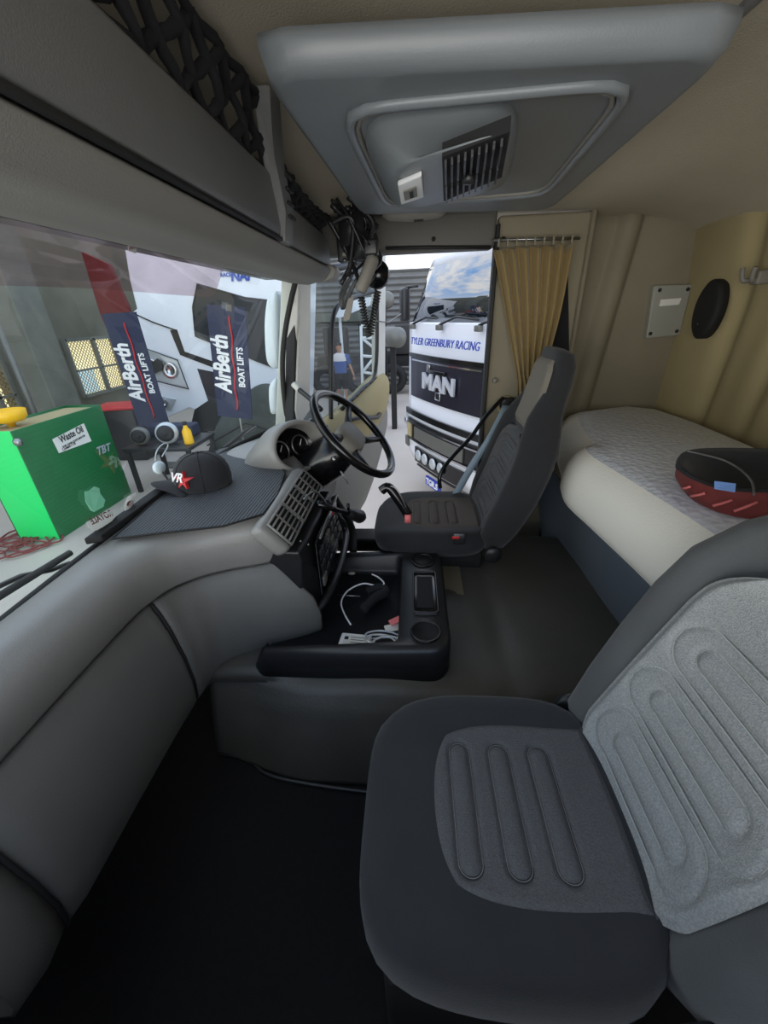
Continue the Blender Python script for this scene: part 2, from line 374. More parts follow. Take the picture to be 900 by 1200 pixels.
# frame members
dprism('hinge_post', [(353, 328), (364, 329), (363, 480), (350, 500), (347, 480)], .04, 'pillar_white', smooth=False)
dprism('hinge_seal', [(348, 326), (354, 328), (350, 500), (345, 498)], .05, 'seam_black', -.01, smooth=False)
dprism('rear_post', [(443, 296), (452, 296), (451, 474), (443, 452)], .05, 'pillar_white', smooth=False)
MB().tube(smooth_path([D(388, 500), D(388, 420), D(390, 375), D(397, 357), D(415, 349), D(440, 342), D(442, 360), D(440, 436), D(425, 455), D(400, 480)], 5), .014, 8).build('window_frame', 'black_plastic', door)
MB().tube([D(352, 322, .0), D(400, 312), D(446, 298)], .022, 8).build('top_rail', 'black_plastic', door)
g = MB().prism([D(x, y) for x, y in ((364, 330), (446, 305), (441, 436), (398, 480), (364, 500))], dn * -.006).build('window_pane', 'door_glass', door, smooth=False)
# beige trim under the window
mb = MB()
A = [D(352, 512), D(372, 500), D(398, 482), D(420, 462), D(440, 440), D(449, 436)]
B = [D(352, 545, .05), D(372, 535, .07), D(398, 520, .09), D(420, 505, .09), D(440, 480, .08), D(451, 468, .03)]
mb.loft([[a - dn * .05 for a in A], [a + dn * .01 for a in A], [a.lerp(b, .3) + dn * .05 for a, b in zip(A, B)], B, [b + V(0, 0, -.05) for b in B], [b + V(0, 0, -.10) - dn * .08 for b in B]], (False, False), closed=False)
mb.build('door_trim', 'wall_beige', door, sub=1)
mb = MB()
A = [D(352, 540, .02), D(380, 530, .04), D(410, 512, .05), D(435, 490, .05), D(451, 470, .02)]
B = [D(352, 640, .02), D(380, 635, .05), D(410, 618, .06), D(432, 570, .05), D(444, 520, .02)]
mb.loft([[a - dn * .03 for a in A], A, [a.lerp(b, .5) + dn * .05 for a, b in zip(A, B)], B, [b - dn * .05 for b in B]], (False, False), closed=False)
mb.build('door_pocket', 'trim_grey', door, sub=1, solid=.01)
MB().tube(smooth_path([D(398, 492, .06), D(408, 488, .10), D(425, 488, .11), D(432, 484, .09)], 5), .014).build('door_handle', 'black_plastic', door)
mb = MB()
for i in range(7):
    p = D(402 + i * 5.4, 474 - i * 4.9, .03); q = D(405 + i * 5.4, 471.4 - i * 4.9, .03); mb.tube([p, q], .004, 5)
mb.build('trim_slots', 'seam_black', door)
# ---------------------------------------------------------------- overhead shelf
sh = thing('overhead_shelf', 'long grey overhead locker above the windscreen', 'shelf', (-.45, 1.0, 1.6))
def shelf_mb(prof, y0, y1, n=2):
    mb = MB(); mb.loft([[V(x, y0 + (y1 - y0) * i / n, z) for x, z in prof] for i in range(n + 1)]); return mb
low = [(-.64, 1.605), (-.56, 1.585), (-.49, 1.578), (-.445, 1.588), (-.43, 1.583), (-.395, 1.592), (-.37, 1.62), (-.366, 1.632), (-.38, 1.640), (-.50, 1.70), (-.64, 1.70)]
shelf_mb(low, -.12, 2.12, 4).build('shelf_base', 'shelf_light', sh, bevel=.004)
lid = [(-.385, 1.645), (-.362, 1.648), (-.357, 1.665), (-.362, 1.775), (-.372, 1.786), (-.392, 1.78)]
shelf_mb(lid, -.12, 1.285).build('locker_door', 'shelf_grey', sh, bevel=.004)
shelf_mb([(x - .02, z - .02 if z > 1.7 else z) for x, z in lid], 1.385, 2.12).build('locker_door', 'shelf_grey', sh, bevel=.004)
dv = MB().loft([[V(x, y + (.0 if z < 1.8 else -.07), z) for x, z in [(-.38, 1.63), (-.352, 1.635), (-.342, 1.70), (-.336, 1.80), (-.325, ZC - .005), (-.37, ZC - .005)]] for y in (1.295, 1.378)]).build('divider_post', 'shelf_grey', sh, bevel=.006)
for i in range(4): MB().tube([V(-.335 + .0 * i, 1.31, 1.785 - i * .03), V(-.335, 1.362, 1.785 - i * .03)], .0045, 6).build('vent_slot', 'seam_black', dv)
MB().box((-.43, .96, 1.73), (.03, 2.16, .19)).build('shelf_back', 'shelf_grey', sh, smooth=False)
MB().tube([V(-.362, -.12, 1.640), V(-.362, 1.29, 1.640)], .006, 6).build('shadow_gap', 'seam_black', sh)
shelf_mb([(-.55, 1.60), (-.40, 1.585), (-.355, 1.60), (-.34, 1.63), (-.36, 1.65), (-.55, 1.66)], 2.05, 2.17).build('end_cap', 'shelf_light', sh, bevel=.01)
# black net above the locker lids
def net(name, y0, y1, label, x0, z0, x1, z1, n, par=None):
    mb = MB(); rnd = random.Random(n)
    P_ = lambda u, v: V(x0 + (x1 - x0) * v + .006 * math.sin(17 * u * n * .3), y0 + (y1 - y0) * u, z0 + (z1 - z0) * v - .02 * math.sin(math.pi * u) * v)
    for i in range(n + 1):
        for s in (1, -1):
            u0 = i / n; u1 = u0 + s * 1.5 / n
            pts = []
            for k in range(9):
                t = k / 8; u = u0 + (u1 - u0) * t
                if 0 <= u <= 1: pts.append(P_(u, t) + V(rnd.uniform(-.003, .003), rnd.uniform(-.004, .004), rnd.uniform(-.003, .003)))
            if len(pts) > 1: mb.tube(pts, [.0085 + .003 * rnd.random() for _ in pts], 6)
    mb.tube([P_(u / 20, 1) for u in range(21)], .009, 6); mb.tube([P_(u / 20, 0) for u in range(21)], .008, 6)
    o = mb.build(name, 'black_cloth'); return tag(o, label, 'net')
net('cargo_net', .45, 1.29, 'wide black cord net above the long locker door', -.385, 1.79, -.36, ZC - .012, 8)
net('cargo_net', 1.39, 2.1, 'narrow black cord net beyond the divider post', -.41, 1.77, -.37, ZC - .10, 10)
# ---------------------------------------------------------------- roof hatch console
HZ = 1.795
rh = thing('roof_console', 'large grey moulded roof console with raised rim', 'console', (.1, 1.4, HZ))
cn = [W(308, 92, z=HZ), W(868, 62, z=HZ), W(645, 246, z=HZ), W(424, 252, z=HZ)]
cn[1].x = .50
cc = sum(cn, V(0, 0, 0)) / 4
def quadpt(q, u, v): return (q[0] * (1 - u) + q[1] * u) * (1 - v) + (q[3] * (1 - u) + q[2] * u) * v
def sqring(q, s, z, n=64, e=14):
    r = []
    for k in range(n):
        a, b = squircle(2 * math.pi * k / n, 1, 1, e); p = quadpt(q, .5 + .5 * a * s, .5 + .5 * b * s); r.append(V(p.x, p.y, z))
    return r
MB().loft([sqring(cn, 1.03, HZ + .05, 80, 26), sqring(cn, 1.03, HZ + .035, 80, 26), sqring(cn, 1.018, HZ + .010, 80, 22), sqring(cn, .99, HZ, 80, 22), sqring(cn, .97, HZ, 80, 22), sqring(cn, .80, HZ + .001, 80, 22)], (True, True)).build('console_body', 'hatch_grey', rh, smooth=True)
MB().loft([[c_ + (V(.1, 1.5, 0) - V(c_.x, c_.y, 0)) * .25 * 1 + V(0, 0, dz) for c_ in [V(p.x, p.y, HZ + .045) for p in cn]] for dz in (0, .05)]).build('roof_mount', 'hatch_grey', rh, smooth=False)
iq = [W(398, 126, z=HZ), W(752, 92, z=HZ), W(640, 226, z=HZ), W(452, 240, z=HZ)]
ring = sqring(iq, 1, HZ - .002, 64, 9)
MB().tube(ring, .011, 8, closed=True).build('raised_rim', 'hatch_grey', rh)
MB().tube([V(p.x, p.y, HZ - .001) for p in sqring(iq, .95, HZ, 64, 9)], .006, 6, closed=True).build('rim_groove', 'trim_grey', rh)
hq = [W(414, 138, z=HZ), W(614, 112, z=HZ), W(596, 212, z=HZ), W(462, 240, z=HZ)]
lq = [W(470, 190, z=HZ - .09), W(596, 158, z=HZ - .09), W(584, 216, z=HZ - .09), W(474, 240, z=HZ - .09)]
def mixring(t, z, e):
    q = [a.lerp(b, t) for a, b in zip(hq, lq)]; return sqring(q, 1, z, 40, e)
hs = MB().loft([mixring(0, HZ + .01, 5), mixring(.0, HZ - .012, 5), mixring(.3, HZ - .045, 5), mixring(.75, HZ - .082, 5), mixring(1.0, HZ - .09, 5), mixring(1.2, HZ - .091, 5)], (False, True)).build('fan_housing', 'hatch_grey', rh)
# dark grille on the housing, facing down and rearwards
ga, gb, gc, gd = W(518, 184, z=HZ - .097), W(598, 154, z=HZ - .093), W(588, 208, z=HZ - .093), W(520, 236, z=HZ - .099)
gq = [ga, gb, gc, gd]
gr = MB().prism(gq, (0, 0, .02)).build('vent_grille', 'black_matte', rh, smooth=False)
for j in range(2):
    for i in range(9):
        u = .06 + i * .105
        a = quadpt(gq, u, .06 + j * .5); b = quadpt(gq, u, .44 + j * .5)
        MB().box((a + b) / 2 + V(0, 0, -.004), (.004, (b - a).length, .014), rz=math.atan2((b - a).y, (b - a).x) - math.pi / 2).build('slat', 'black_plastic', gr, smooth=False)
MB().lathe([(.0, -.02), (.012, -.018), (.014, 0)], quadpt(gq, .45, .5) + V(0, 0, 0), (0, 0, 1), 12).build('vent_knob', 'black_plastic', rh)
q = [W(466, 214, z=HZ - .093), W(494, 202, z=HZ - .095), W(497, 228, z=HZ - .095), W(470, 237, z=HZ - .093)]
pl = MB().prism([p + V(0, 0, -.006) for p in q], (0, 0, .01)).build('switch_plate', 'white', rh, bevel=.003)
q2 = [quadpt(q, .2, .3), quadpt(q, .75, .3), quadpt(q, .75, .75), quadpt(q, .2, .75)]
MB().prism([p + V(0, 0, -.009) for p in q2], (0, 0, .006)).build('switch_window', 'trim_grey', pl, smooth=False)
q2 = [quadpt(q, .45, .4), quadpt(q, .6, .4), quadpt(q, .6, .68), quadpt(q, .45, .68)]
MB().prism([p + V(0, 0, -.011) for p in q2], (0, 0, .004)).build('switch_mark', 'seam_black', pl, smooth=False)
# dome light behind the console
dl = thing('dome_lamp', 'slim oval dome lamp on the headliner beyond the roof console', 'lamp', W(485, 248, z=ZC - .02))
c = W(485, 251, z=HZ + .022)
MB().loft([[c + V(squircle(2 * math.pi * k / 24, .135 * s, .045 * s, 2.4)[0], squircle(2 * math.pi * k / 24, .135 * s, .045 * s, 2.4)[1], dz) for k in range(24)] for s, dz in ((1, .02), (1, -.005), (.8, -.018), (.3, -.024))]).build('lens', 'trim_grey', dl)
MB().box(c + V(.02, -.01, -.022), (.04, .02, .012)).build('switch', 'seam_black', dl, bevel=.003)
# headliner moulding on the right, long rounded rib
rb = struct(MB().tube(smooth_path([(.60, .75, ZC - .005), (.60, 1.3, ZC - .004), (.62, 2.0, ZC - .004), (.66, 2.5, ZC - .004)], 5), .016, 8).build('trim_7', 'shelf_grey'), 'grey headliner rib beside the roof console')
# ---------------------------------------------------------------- things on the rear wall
lk = thing('wall_locker_lid', 'beige rectangular hatch with a pale latch on the rear wall', 'hatch', W(785, 365, y=2.39))
def R_(px, py, dx=0.): return W(px, py, x=1.375 - dx)
def F_(px, py, dy=0.): return W(px, py, y=2.385 - dy)
MB().prism([F_(767, 334), F_(812, 333), F_(797, 393), F_(757, 397)], (0, .05, 0)).build('hatch_plate', 'panel_lock', lk, bevel=.008)
MB().prism([F_(775, 351, .008), F_(799, 349, .008), F_(796, 357, .008), F_(773, 359, .008)], (0, .012, 0)).build('latch', 'paper', lk, bevel=.002)
for px, py in ((773, 340), (806, 339), (762, 391), (793, 388)): MB().lathe([(0, -.006), (.009, -.004), (.009, .01)], F_(px, py), (0, 1, 0), 8).build('screw', 'seam_black', lk)
sp_ = thing('wall_speaker', 'black oval speaker grille on the rear wall', 'speaker', R_(829, 362))
c = R_(829, 363)
MB().loft([[c + V(dx, math.cos(a) * .082 * s, math.sin(a) * .125 * s) for a in [2 * math.pi * k / 28 for k in range(28)]] for s, dx in ((1, .03), (1, -.008), (.9, -.016), (.5, -.012), (.1, -.012))]).build('speaker_grille', 'black_matte', sp_)
MB().lathe([(.0, -.003), (.004, -.002), (.004, 0)], c + V(-.018, .01, -.06), (1, 0, 0), 8).build('badge', 'steel', sp_)
hk = thing('coat_hook', 'grey double coat hook high on the rear wall', 'hook', R_(890, 322))
MB().box(R_(891, 325), (.05, .05, .05)).build('hook_plate', 'trim_grey', hk, bevel=.01)
for s in (-1, 1):
    c = R_(890, 325); MB().tube(smooth_path([c + V(-.01, s * .012, .0), c + V(-.04, s * .022, -.01), c + V(-.05, s * .03, .02), c + V(-.05, s * .035, .035)], 4), .009, 8).build('hook_prong', 'trim_grey', hk)
bt = MB().lathe([(0, -.012), (.02, -.01), (.03, 0), (.03, .01)], W(738, 427, y=2.50), (0, 1, 0), 16).build('round_knob', 'trim_grey'); tag(bt, 'small round grey knob on the sleeper side wall above the mattress', 'knob')
# ---------------------------------------------------------------- curtain
cu = thing('curtain', 'mustard beige curtain tied back beside the driver seat', 'curtain', (.55, 2.15, 1.0))
def fc(u, v):
    # v from top 0 to bottom 1; gathered folds pinching to the tie
    k = min(v / .62, 1)
    ax = .36 + (.53 - .36) * k ** .9 + (.05 * max(0, v - .62) / .38)
    bx = .71 + .05 * sstep(0, .5, v) * (1 - k) - .0 + (.02 if v > .62 else 0) * 1 - .06 * k + .10 * max(0, v - .62) / .38
    z = 1.70 + (.78 - 1.70) * v - .015 * abs(math.sin(u * 19)) * (1 - v)
    x = ax + (bx - ax) * u
    y = 2.17 + .024 * (1 - .4 * k) * math.sin(u * 42 + .6 * math.sin(7 * u)) - .03 * math.exp(-((v - .62) / .15) ** 2)
    return V(x, y, z)
vs, fs = grid(fc, 110, 30); mk('cloth', vs, fs, 'curtain', cu, solid=.003)
MB().tube([V(.36, 2.17, 1.725), V(.74, 2.17, 1.715)], .006).build('curtain_rail', 'steel', cu)
for i in range(9): MB().box((.385 + i * .04, 2.17, 1.712), (.008, .012, .03)).build('hook', 'panel_beige', cu, smooth=False)
MB().prism([V(.725, 2.222, 1.60), V(.80, 2.222, 1.20), V(.78, 2.222, 1.0), V(.70, 2.222, 1.28)], (0, .004, 0)).build('dark_gap', 'dark_void', cu, smooth=False)  # dark pane in the gap behind the curtain
# ---------------------------------------------------------------- mattress
mt = thing('mattress', 'white quilted foam mattress on the bunk with a cream border', 'mattress', (1.1, 1.2, .7))
def outline(off):
    pts = [(.72, -.12), (.715, .5), (.70, .95), (.665, 1.30), (.64, 1.52), (.655, 1.64), (.70, 1.75), (.745, 1.95), (.82, 2.25), (.92, 2.36), (1.34, 2.36), (1.34, 1.2), (1.34, -.12)]
    sp = []
    c = V(1.12, 1.2, 0)
    for i, (x, y) in enumerate(pts):
        sp.append(V(min(x + off * (1 if x < 1.1 else 0), 1.34), y - (off if y > 1.65 else 0), 0))
    return sp
prof = [(.02, .69), (0, .705), (-.014, .74), (-.014, .79), (.0, .85), (.025, .895), (.06, .92)]
rings = []
for off, z in prof:
    o_ = smooth_path(outline(off), 3, True); rings.append([V(p.x, p.y, z) for p in o_])
MB().loft(rings, (True, False)).build('border', 'mattress_side', mt)
top = [V(p.x, p.y, .92) for p in smooth_path(outline(.06), 3, True)]
mb = MB(); mb.loft([top, [V(p.x + (.03 if p.x < 1.1 else -.03), p.y - (.03 if p.y > 1.65 else 0), .93) for p in top]], (False, True)); mb.build('quilted_top', 'mattress_cloth', mt)
# ---------------------------------------------------------------- neck cushion on the mattress
nc = thing('travel_cushion', 'black padded cushion with maroon printed side on the mattress', 'cushion', W(860, 590, z=.93))
def NC(px, py, z): return W(px, py, z=z)
o_top = [NC(793, 545, 1.052), NC(800, 533, 1.057), NC(830, 528, 1.057), NC(905, 529, 1.057), NC(990, 535, 1.057), NC(1010, 570, 1.042), NC(960, 577, 1.022), NC(900, 577, 1.012), NC(850, 574, 1.002), NC(815, 563, 1.022), NC(797, 552, 1.037)]
o_bot = [NC(796, 562, 0.947), NC(803, 550, 0.937), NC(830, 545, 0.937), NC(905, 546, 0.937), NC(985, 552, 0.937), NC(1005, 590, 0.937), NC(955, 610, 0.937), NC(900, 610, 0.937), NC(855, 604, 0.937), NC(818, 590, 0.942), NC(800, 574, 0.942)]
T = smooth_path(o_top, 5, True); B_ = smooth_path(o_bot, 5, True); ct = sum(T, V(0, 0, 0)) / len(T)
MB().loft([B_, [a.lerp(b, .5) + (a - ct) * .05 for a, b in zip(B_, T)], T], (True, False)).build('printed_side', 'maroon', nc)
MB().loft([[p + (p - ct) * .02 for p in T], [p + V(0, 0, .008) for p in T], [p.lerp(ct, .12) + V(0, 0, -.004) for p in T], [p.lerp(ct, .3) + V(0, 0, -.03) for p in T], [p.lerp(ct, .8) + V(0, 0, -.05) for p in T]], (False, True)).build('padded_inside', 'seat_black', nc)
MB().tube(smooth_path([T[6] + V(0, 0, .008), W(850, 540, z=1.037), W(878, 560, z=1.027), W(884, 580, z=1.017)], 5), .003, 6).build('seam_piping', 'stitch_dark', nc)
for i in range(4):
    k_ = [len(T) * 10 // 11 - 1, len(T) * 9 // 11 + 1, len(T) * 9 // 11 - 3, len(T) * 8 // 11 - 1][i]
    p_, q_ = B_[k_].lerp(T[k_], .3), B_[k_ - 3].lerp(T[k_ - 3], .72)
    o__ = V(-.012, -.012, 0)
    MB().tube([p_ + o__, p_.lerp(q_, .5) + o__ * 1.2, q_ + o__], .004, 5).build('print_mark', 'pink', nc)
a = W(838, 566, z=1.037)
MB().prism([W(837, 565, z=1.042), W(862, 568, z=1.042), W(861, 577, z=1.027), W(837, 573, z=1.027)], (0, 0, .003)).build('care_tag', 'tag_blue', nc, smooth=False)
for i, px in enumerate(()):
    u = (W(px + 12, 566 + i * 7, z=0.992) - W(px, 579 + i * 5, z=0.972))
    MB().tube([W(px, 581 + i * 4, z=0.977) + V(-.004, -.012, .0), W(px + 12, 573 + i * 4, z=0.997) + V(-.004, -.012, 0)], .005, 5).build('print_mark', 'pink', nc)
# ================================================================ DASHBOARD
db = thing('dashboard', 'moulded grey dashboard with a dark centre stack and instrument hood', 'dashboard', (-.75, 1.0, .5))
# stations along the dash: windscreen point A, roll edge E, outward n, profile scale, bottom z
ST = [((-.93, -.12), (-.785, -.12), (1, 0), 1.0, .27), ((-.94, .2), (-.785, .2), (1, 0), 1.0, .27), ((-.945, .5), (-.79, .5), (1, 0), 1.0, .27),
      ((-.955, .75), (-.79, .75), (1, -.05), 1.0, .27), ((-.96, .88), (-.785, .86), (1, -.25), 1.0, .27), ((-.965, 1.0), (-.755, .955), (.75, -.65), .95, .29),
      ((-.965, 1.1), (-.69, 1.02), (.45, -.9), .85, .31), ((-.97, 1.2), (-.60, 1.065), (.35, -.95), .75, .34), ((-.97, 1.28), (-.52, 1.09), (.3, -.95), .68, .36), ((-.97, 1.33), (-.455, 1.125), (.5, -.86), .62, .38)]
def dsec(A, E, n, s, zb):
    A = V(A[0], A[1], 0); E = V(E[0], E[1], 0); n = V(n[0], n[1], 0).normalized()
    k = (.69 - zb)
    P = [(None, .845), (.3, .862), (.6, .868)]
    r = [V(A.x - .02, A.y, .80), V(A.x, A.y, .85)]
    for t, z in ((.25, .862), (.5, .866), (.72, .863)):
        q = A.lerp(E, t); r.append(V(q.x, q.y, z))
    for o, z in ((-.035, .855), (-.012, .842), (.003, .82), (.010, .79), (.008, .755), (.0, .725), (-.008, .703)):
        q = E + n * o * s; r.append(V(q.x, q.y, z))
    for o, z in ((-.014, .692), (.0, .685), (.022, .655), (.045, .60), (.068, .69 - k * .45), (.075, .69 - k * .7), (.062, .69 - k * .9), (.035, zb), (-.02, zb - .025), (-.12, zb - .03)):
        q = E + n * o * (1.0 if s > .9 else s * .9); r.append(V(q.x, q.y, z))
    return r
def lerpst(u):
    k = u * (len(ST) - 1); i = min(int(k), len(ST) - 2); t = k - i; a, b = ST[i], ST[i + 1]
    L2 = lambda p, q: tuple(x + (y - x) * t for x, y in zip(p, q))
    return L2(a[0], b[0]), L2(a[1], b[1]), L2(a[2], b[2]), a[3] + (b[3] - a[3]) * t, a[4] + (b[4] - a[4]) * t
NS = 46
secs = [dsec(*lerpst(i / NS)) for i in range(NS + 1)]
for i, s_ in enumerate(secs):
    bl = sstep(.70, 1.0, i / NS) * .11
    for p in s_: p.x += bl * sstep(.70, .50, p.z) * (1 if p.z > .3 else .8); p.y += .02 * sstep(.7, 1, i / NS) * sstep(.7, .5, p.z)
# smooth along the length
for _ in range(3):
    secs = [secs[0]] + [[(a + b * 2 + c) / 4 for a, b, c in zip(secs[i - 1], secs[i], secs[i + 1])] for i in range(1, NS)] + [secs[-1]]
MB().loft([s[:13] for s in secs], (False, False), closed=False).build('top_moulding', 'dash_grey', db, solid=.006)
# lower panels, split by joints
cut = [0, 6, 21, 33, NS]
# joints where the photo shows them (y about .25 and at the corner)
ycut = [-.2, .285, .875]
idx = [min(range(NS + 1), key=lambda i: abs(secs[i][12].y - yy)) for yy in (.20, .30, .885)] + [NS]
for a, b, nm in zip(idx[:-1], idx[1:], ('lower_panel', 'lower_panel', 'corner_panel')):
    rows = [list(s[12:]) for s in secs[a:b + 1]]
    # pull the rims in so that every joint is a groove
    for r_, o_ in ((0, 1), (-1, -2)):
        c = rows[r_]; rows[r_] = [p + V(-.012, 0, 0) for p in c]
    MB().loft(rows, (False, False), closed=False).build(nm, 'dash_dark', db, solid=.008)
for k in idx[1:-1]:
    MB().tube([p + V(-.008, 0, 0) for p in secs[k][12:]], .005, 6).build('panel_joint', 'seam_black', db)
# top skin over the centre and driver side (under the mat), out to the far pillar
cen = [(-.455, 1.125), (-.452, 1.16), (-.452, 1.3), (-.445, 1.42), (-.44, 1.5), (-.46, 1.57), (-.50, 1.64), (-.53, 1.75), (-.54, 1.9), (-.53, 2.12)]
wn = [(-.97, 1.33), (-.97, 1.36), (-.97, 1.42), (-.968, 1.5), (-.96, 1.6), (-.945, 1.7), (-.93, 1.78), (-.90, 1.87), (-.83, 1.98), (-.70, 2.12)]
rows = []
for (ex, ey), (wx, wy) in zip(cen, wn):
    w = sstep(1.45, 1.7, ey)
    r = [V(wx - .02, wy, .80), V(wx, wy, .852 + .04 * w)]
    for t, z in ((.25, .862), (.5, .866), (.75, .866), (.92, .86)): r.append(V(wx + (ex - wx) * t, wy + (ey - wy) * t, z + .03 * w))
    r += [V(ex, ey, .845 + .03 * w), V(ex + .014, ey, .82 + .03 * w), V(ex + .018, ey, .80 + .02 * w)]
    rows.append(r)
MB().loft(rows, (False, False), closed=False).build('top_moulding', 'dash_grey', db, sub=1)
# sloped vent strip on the rear face of the centre stack
vf = [W(307, 607, x=-.43), W(338, 622, x=-.385), W(374, 566, x=-.385), W(350, 548, x=-.44)]
#va = [V(-.455, 1.14, .845), V(-.455, 1.56, .865), V(-.385, 1.60, .745), V(-.385, 1.13, .735)]
MB().prism([V(-.465, 1.02, .885), V(-.465, 1.52, .90), V(-.39, 1.58, .775), V(-.392, 1.05, .775)], (-.05, 0, -.03)).build('vent_surround', 'dash_grey', db, bevel=.022)
def vq(u, v): return quadpt([V(-.463, 1.035, .883), V(-.463, 1.51, .897), V(-.391, 1.565, .779), V(-.392, 1.06, .779)], u, v)
nv_ = (vq(1, 0) - vq(0, 0)).cross(vq(0, 1) - vq(0, 0)).normalized()
if nv_.x < 0: nv_ = -nv_
for i in range(3):
    u0, u1 = .03 + i * .32, .33 + i * .32
    q = [vq(u0, .12), vq(u1, .12), vq(u1, .92), vq(u0, .92)]
    v = MB().prism([p + nv_ * .004 for p in q], -nv_ * .02).build('air_vent', 'dark_void', db, smooth=False)
    MB().tube([p + nv_ * .006 for p in q[:]], .005, 6, closed=True).build('vent_frame', 'dash_grey', v)
    for k in range(5):
        t = .15 + k * .175
        a, b = quadpt(q, .03, t) + nv_ * .008, quadpt(q, .97, t) + nv_ * .008
        MB().tube([a, b], .0036, 5).build('slat', 'shelf_light', v)
    MB().tube([quadpt(q, .5, .05) + nv_ * .007, quadpt(q, .5, .95) + nv_ * .007], .004, 5).build('cross_bar', 'trim_grey', v)
# dark centre stack below the vents
st = [[V(-.375, y, .74), V(-.372, y, .70), V(-.36, y, .60), V(-.355, y, .50), V(-.40, y, .36), V(-.62, y, .34), V(-.64, y, .74)] for y in (1.115, 1.2, 1.35, 1.5, 1.62)]
st[0] = [V(-.385, 1.11, .74), V(-.38, 1.105, .70), V(-.39, 1.10, .60), V(-.42, 1.10, .50), V(-.47, 1.08, .38), V(-.66, 1.12, .36), V(-.66, 1.12, .74)]
MB().loft(st).build('centre_stack', 'black_plastic', db, bevel=.01, smooth=False)
cs = MB().box((-.352, 1.40, .60), (.012, .40, .24)).build('switch_panel', 'gloss_black', db, bevel=.006)
for i in range(6):
    for j in range(3):
        MB().box((-.343, 1.24 + i * .062, .535 + j * .06), (.012, .05, .042)).build('switch_button', 'black_plastic' if (i + j) % 4 else 'dash_dark', cs, bevel=.004)
MB().tube([V(-.338, 1.22, .725), V(-.338, 1.58, .735)], .006).build('trim_strip', 'steel', db)
MB().box((-.338, 1.50, .70), (.006, .07, .014)).build('red_switch', 'red', db, bevel=.003)['label'] = 'red lit switch strip'
# curved grab rail running down the stack
MB().tube(smooth_path([W(383, 590, x=-.36), W(404, 618, x=-.33), W(402, 650, x=-.31), W(388, 690, x=-.32), W(372, 715, x=-.36)], 5), .016, 8).build('side_rail', 'black_plastic', db)
MB().tube(smooth_path([W(392, 585, x=-.37), W(412, 618, x=-.33), W(414, 650, x=-.31)], 5), .02, 8).build('side_rail', 'black_matte', db)
for px, py in ((361, 638), (352, 634), (373, 662)):
    MB().lathe([(0, .004), (.004, .003), (.004, 0)], W(px, py, x=-.36), (1, -.5, 0), 8).build('screw', 'steel', db)
# instrument hood: ring opening facing the driver (towards +x)
hc = V(-.485, 1.64, .945); hn = V(.80, -.50, .30).normalized(); hl_ = V(.53, .848, 0).normalized(); hu = hn.cross(hl_).normalized()
if hu.z < 0: hu = -hu
def hood(sx, sz, dx, c=hc, n=32):
    return [c + hn * dx + hl_ * (math.cos(a) * sx) + hu * (math.sin(a) * sz) for a in [2 * math.pi * k / n for k in range(n)]]
MB().loft([[p - V(0, 0, .07) for p in hood(.14, .06, -.30)], [p - V(0, 0, .03) for p in hood(.17, .095, -.20)], hood(.175, .115, -.09), hood(.165, .115, -.02), hood(.155, .108, .005), hood(.140, .098, .008), hood(.130, .09, -.01), hood(.125, .085, -.09)], (False, False)).build('instrument_hood', 'dash_grey', db)
ins = MB().loft([hood(.134, .094, -.03), hood(.124, .084, -.085), hood(.05, .03, -.088)], (False, True)).build('gauge_cluster', 'gloss_black', db)
for dy in (-.058, .058):
    MB().tube([hc - hn * .078 + hl_ * (dy + .045 * math.cos(a)) + hu * (.045 * math.sin(a)) for a in [2 * math.pi * k / 24 for k in range(24)]], .004, 6, closed=True).build('gauge_ring', 'steel', ins)
    MB().tube([hc - hn * .078 + hl_ * dy, hc - hn * .078 + hl_ * (dy + .02) + hu * .025], .002, 5).build('needle', 'white', ins)
for k in range(4): MB().box(hc - hn * .08 + hl_ * (-.03 + .02 * k) - hu * .06, (.008, .014, .018)).build('warning_lamp', 'trim_grey', ins, smooth=False)
# small demister vent and switch row at the far end
dm = MB().box((-.50, 2.0, .925), (.12, .15, .03), M=Matrix.Rotation(.5, 3, 'Y')).build('side_vent', 'trim_grey', db, bevel=.008)
for k in range(6): MB().box((-.492, 1.945 + k * .022, .942), (.09, .007, .008), M=Matrix.Rotation(.5, 3, 'Y')).build('slat', 'seam_black', dm, smooth=False)
MB().box((-.41, 1.90, .83), (.03, .12, .16), M=Matrix.Rotation(.3, 3, 'Y')).build('switch_plate', 'shelf_light', db, bevel=.008)
for k in range(3): MB().box((-.392, 1.865 + .035 * k, .83), (.02, .026, .05), M=Matrix.Rotation(.3, 3, 'Y')).build('switch_button', 'gloss_black', db, bevel=.003)
# driver side lower panel
MB().loft([[V(-.50, y, .83), V(-.44, y, .80), V(-.42, y, .70), V(-.47, y, .5), V(-.60, y, .4), V(-.7, y, .4), V(-.7, y, .83)] for y in (1.63, 1.8, 2.0, 2.16)]).build('knee_panel', 'black_plastic', db, bevel=.01, smooth=False)
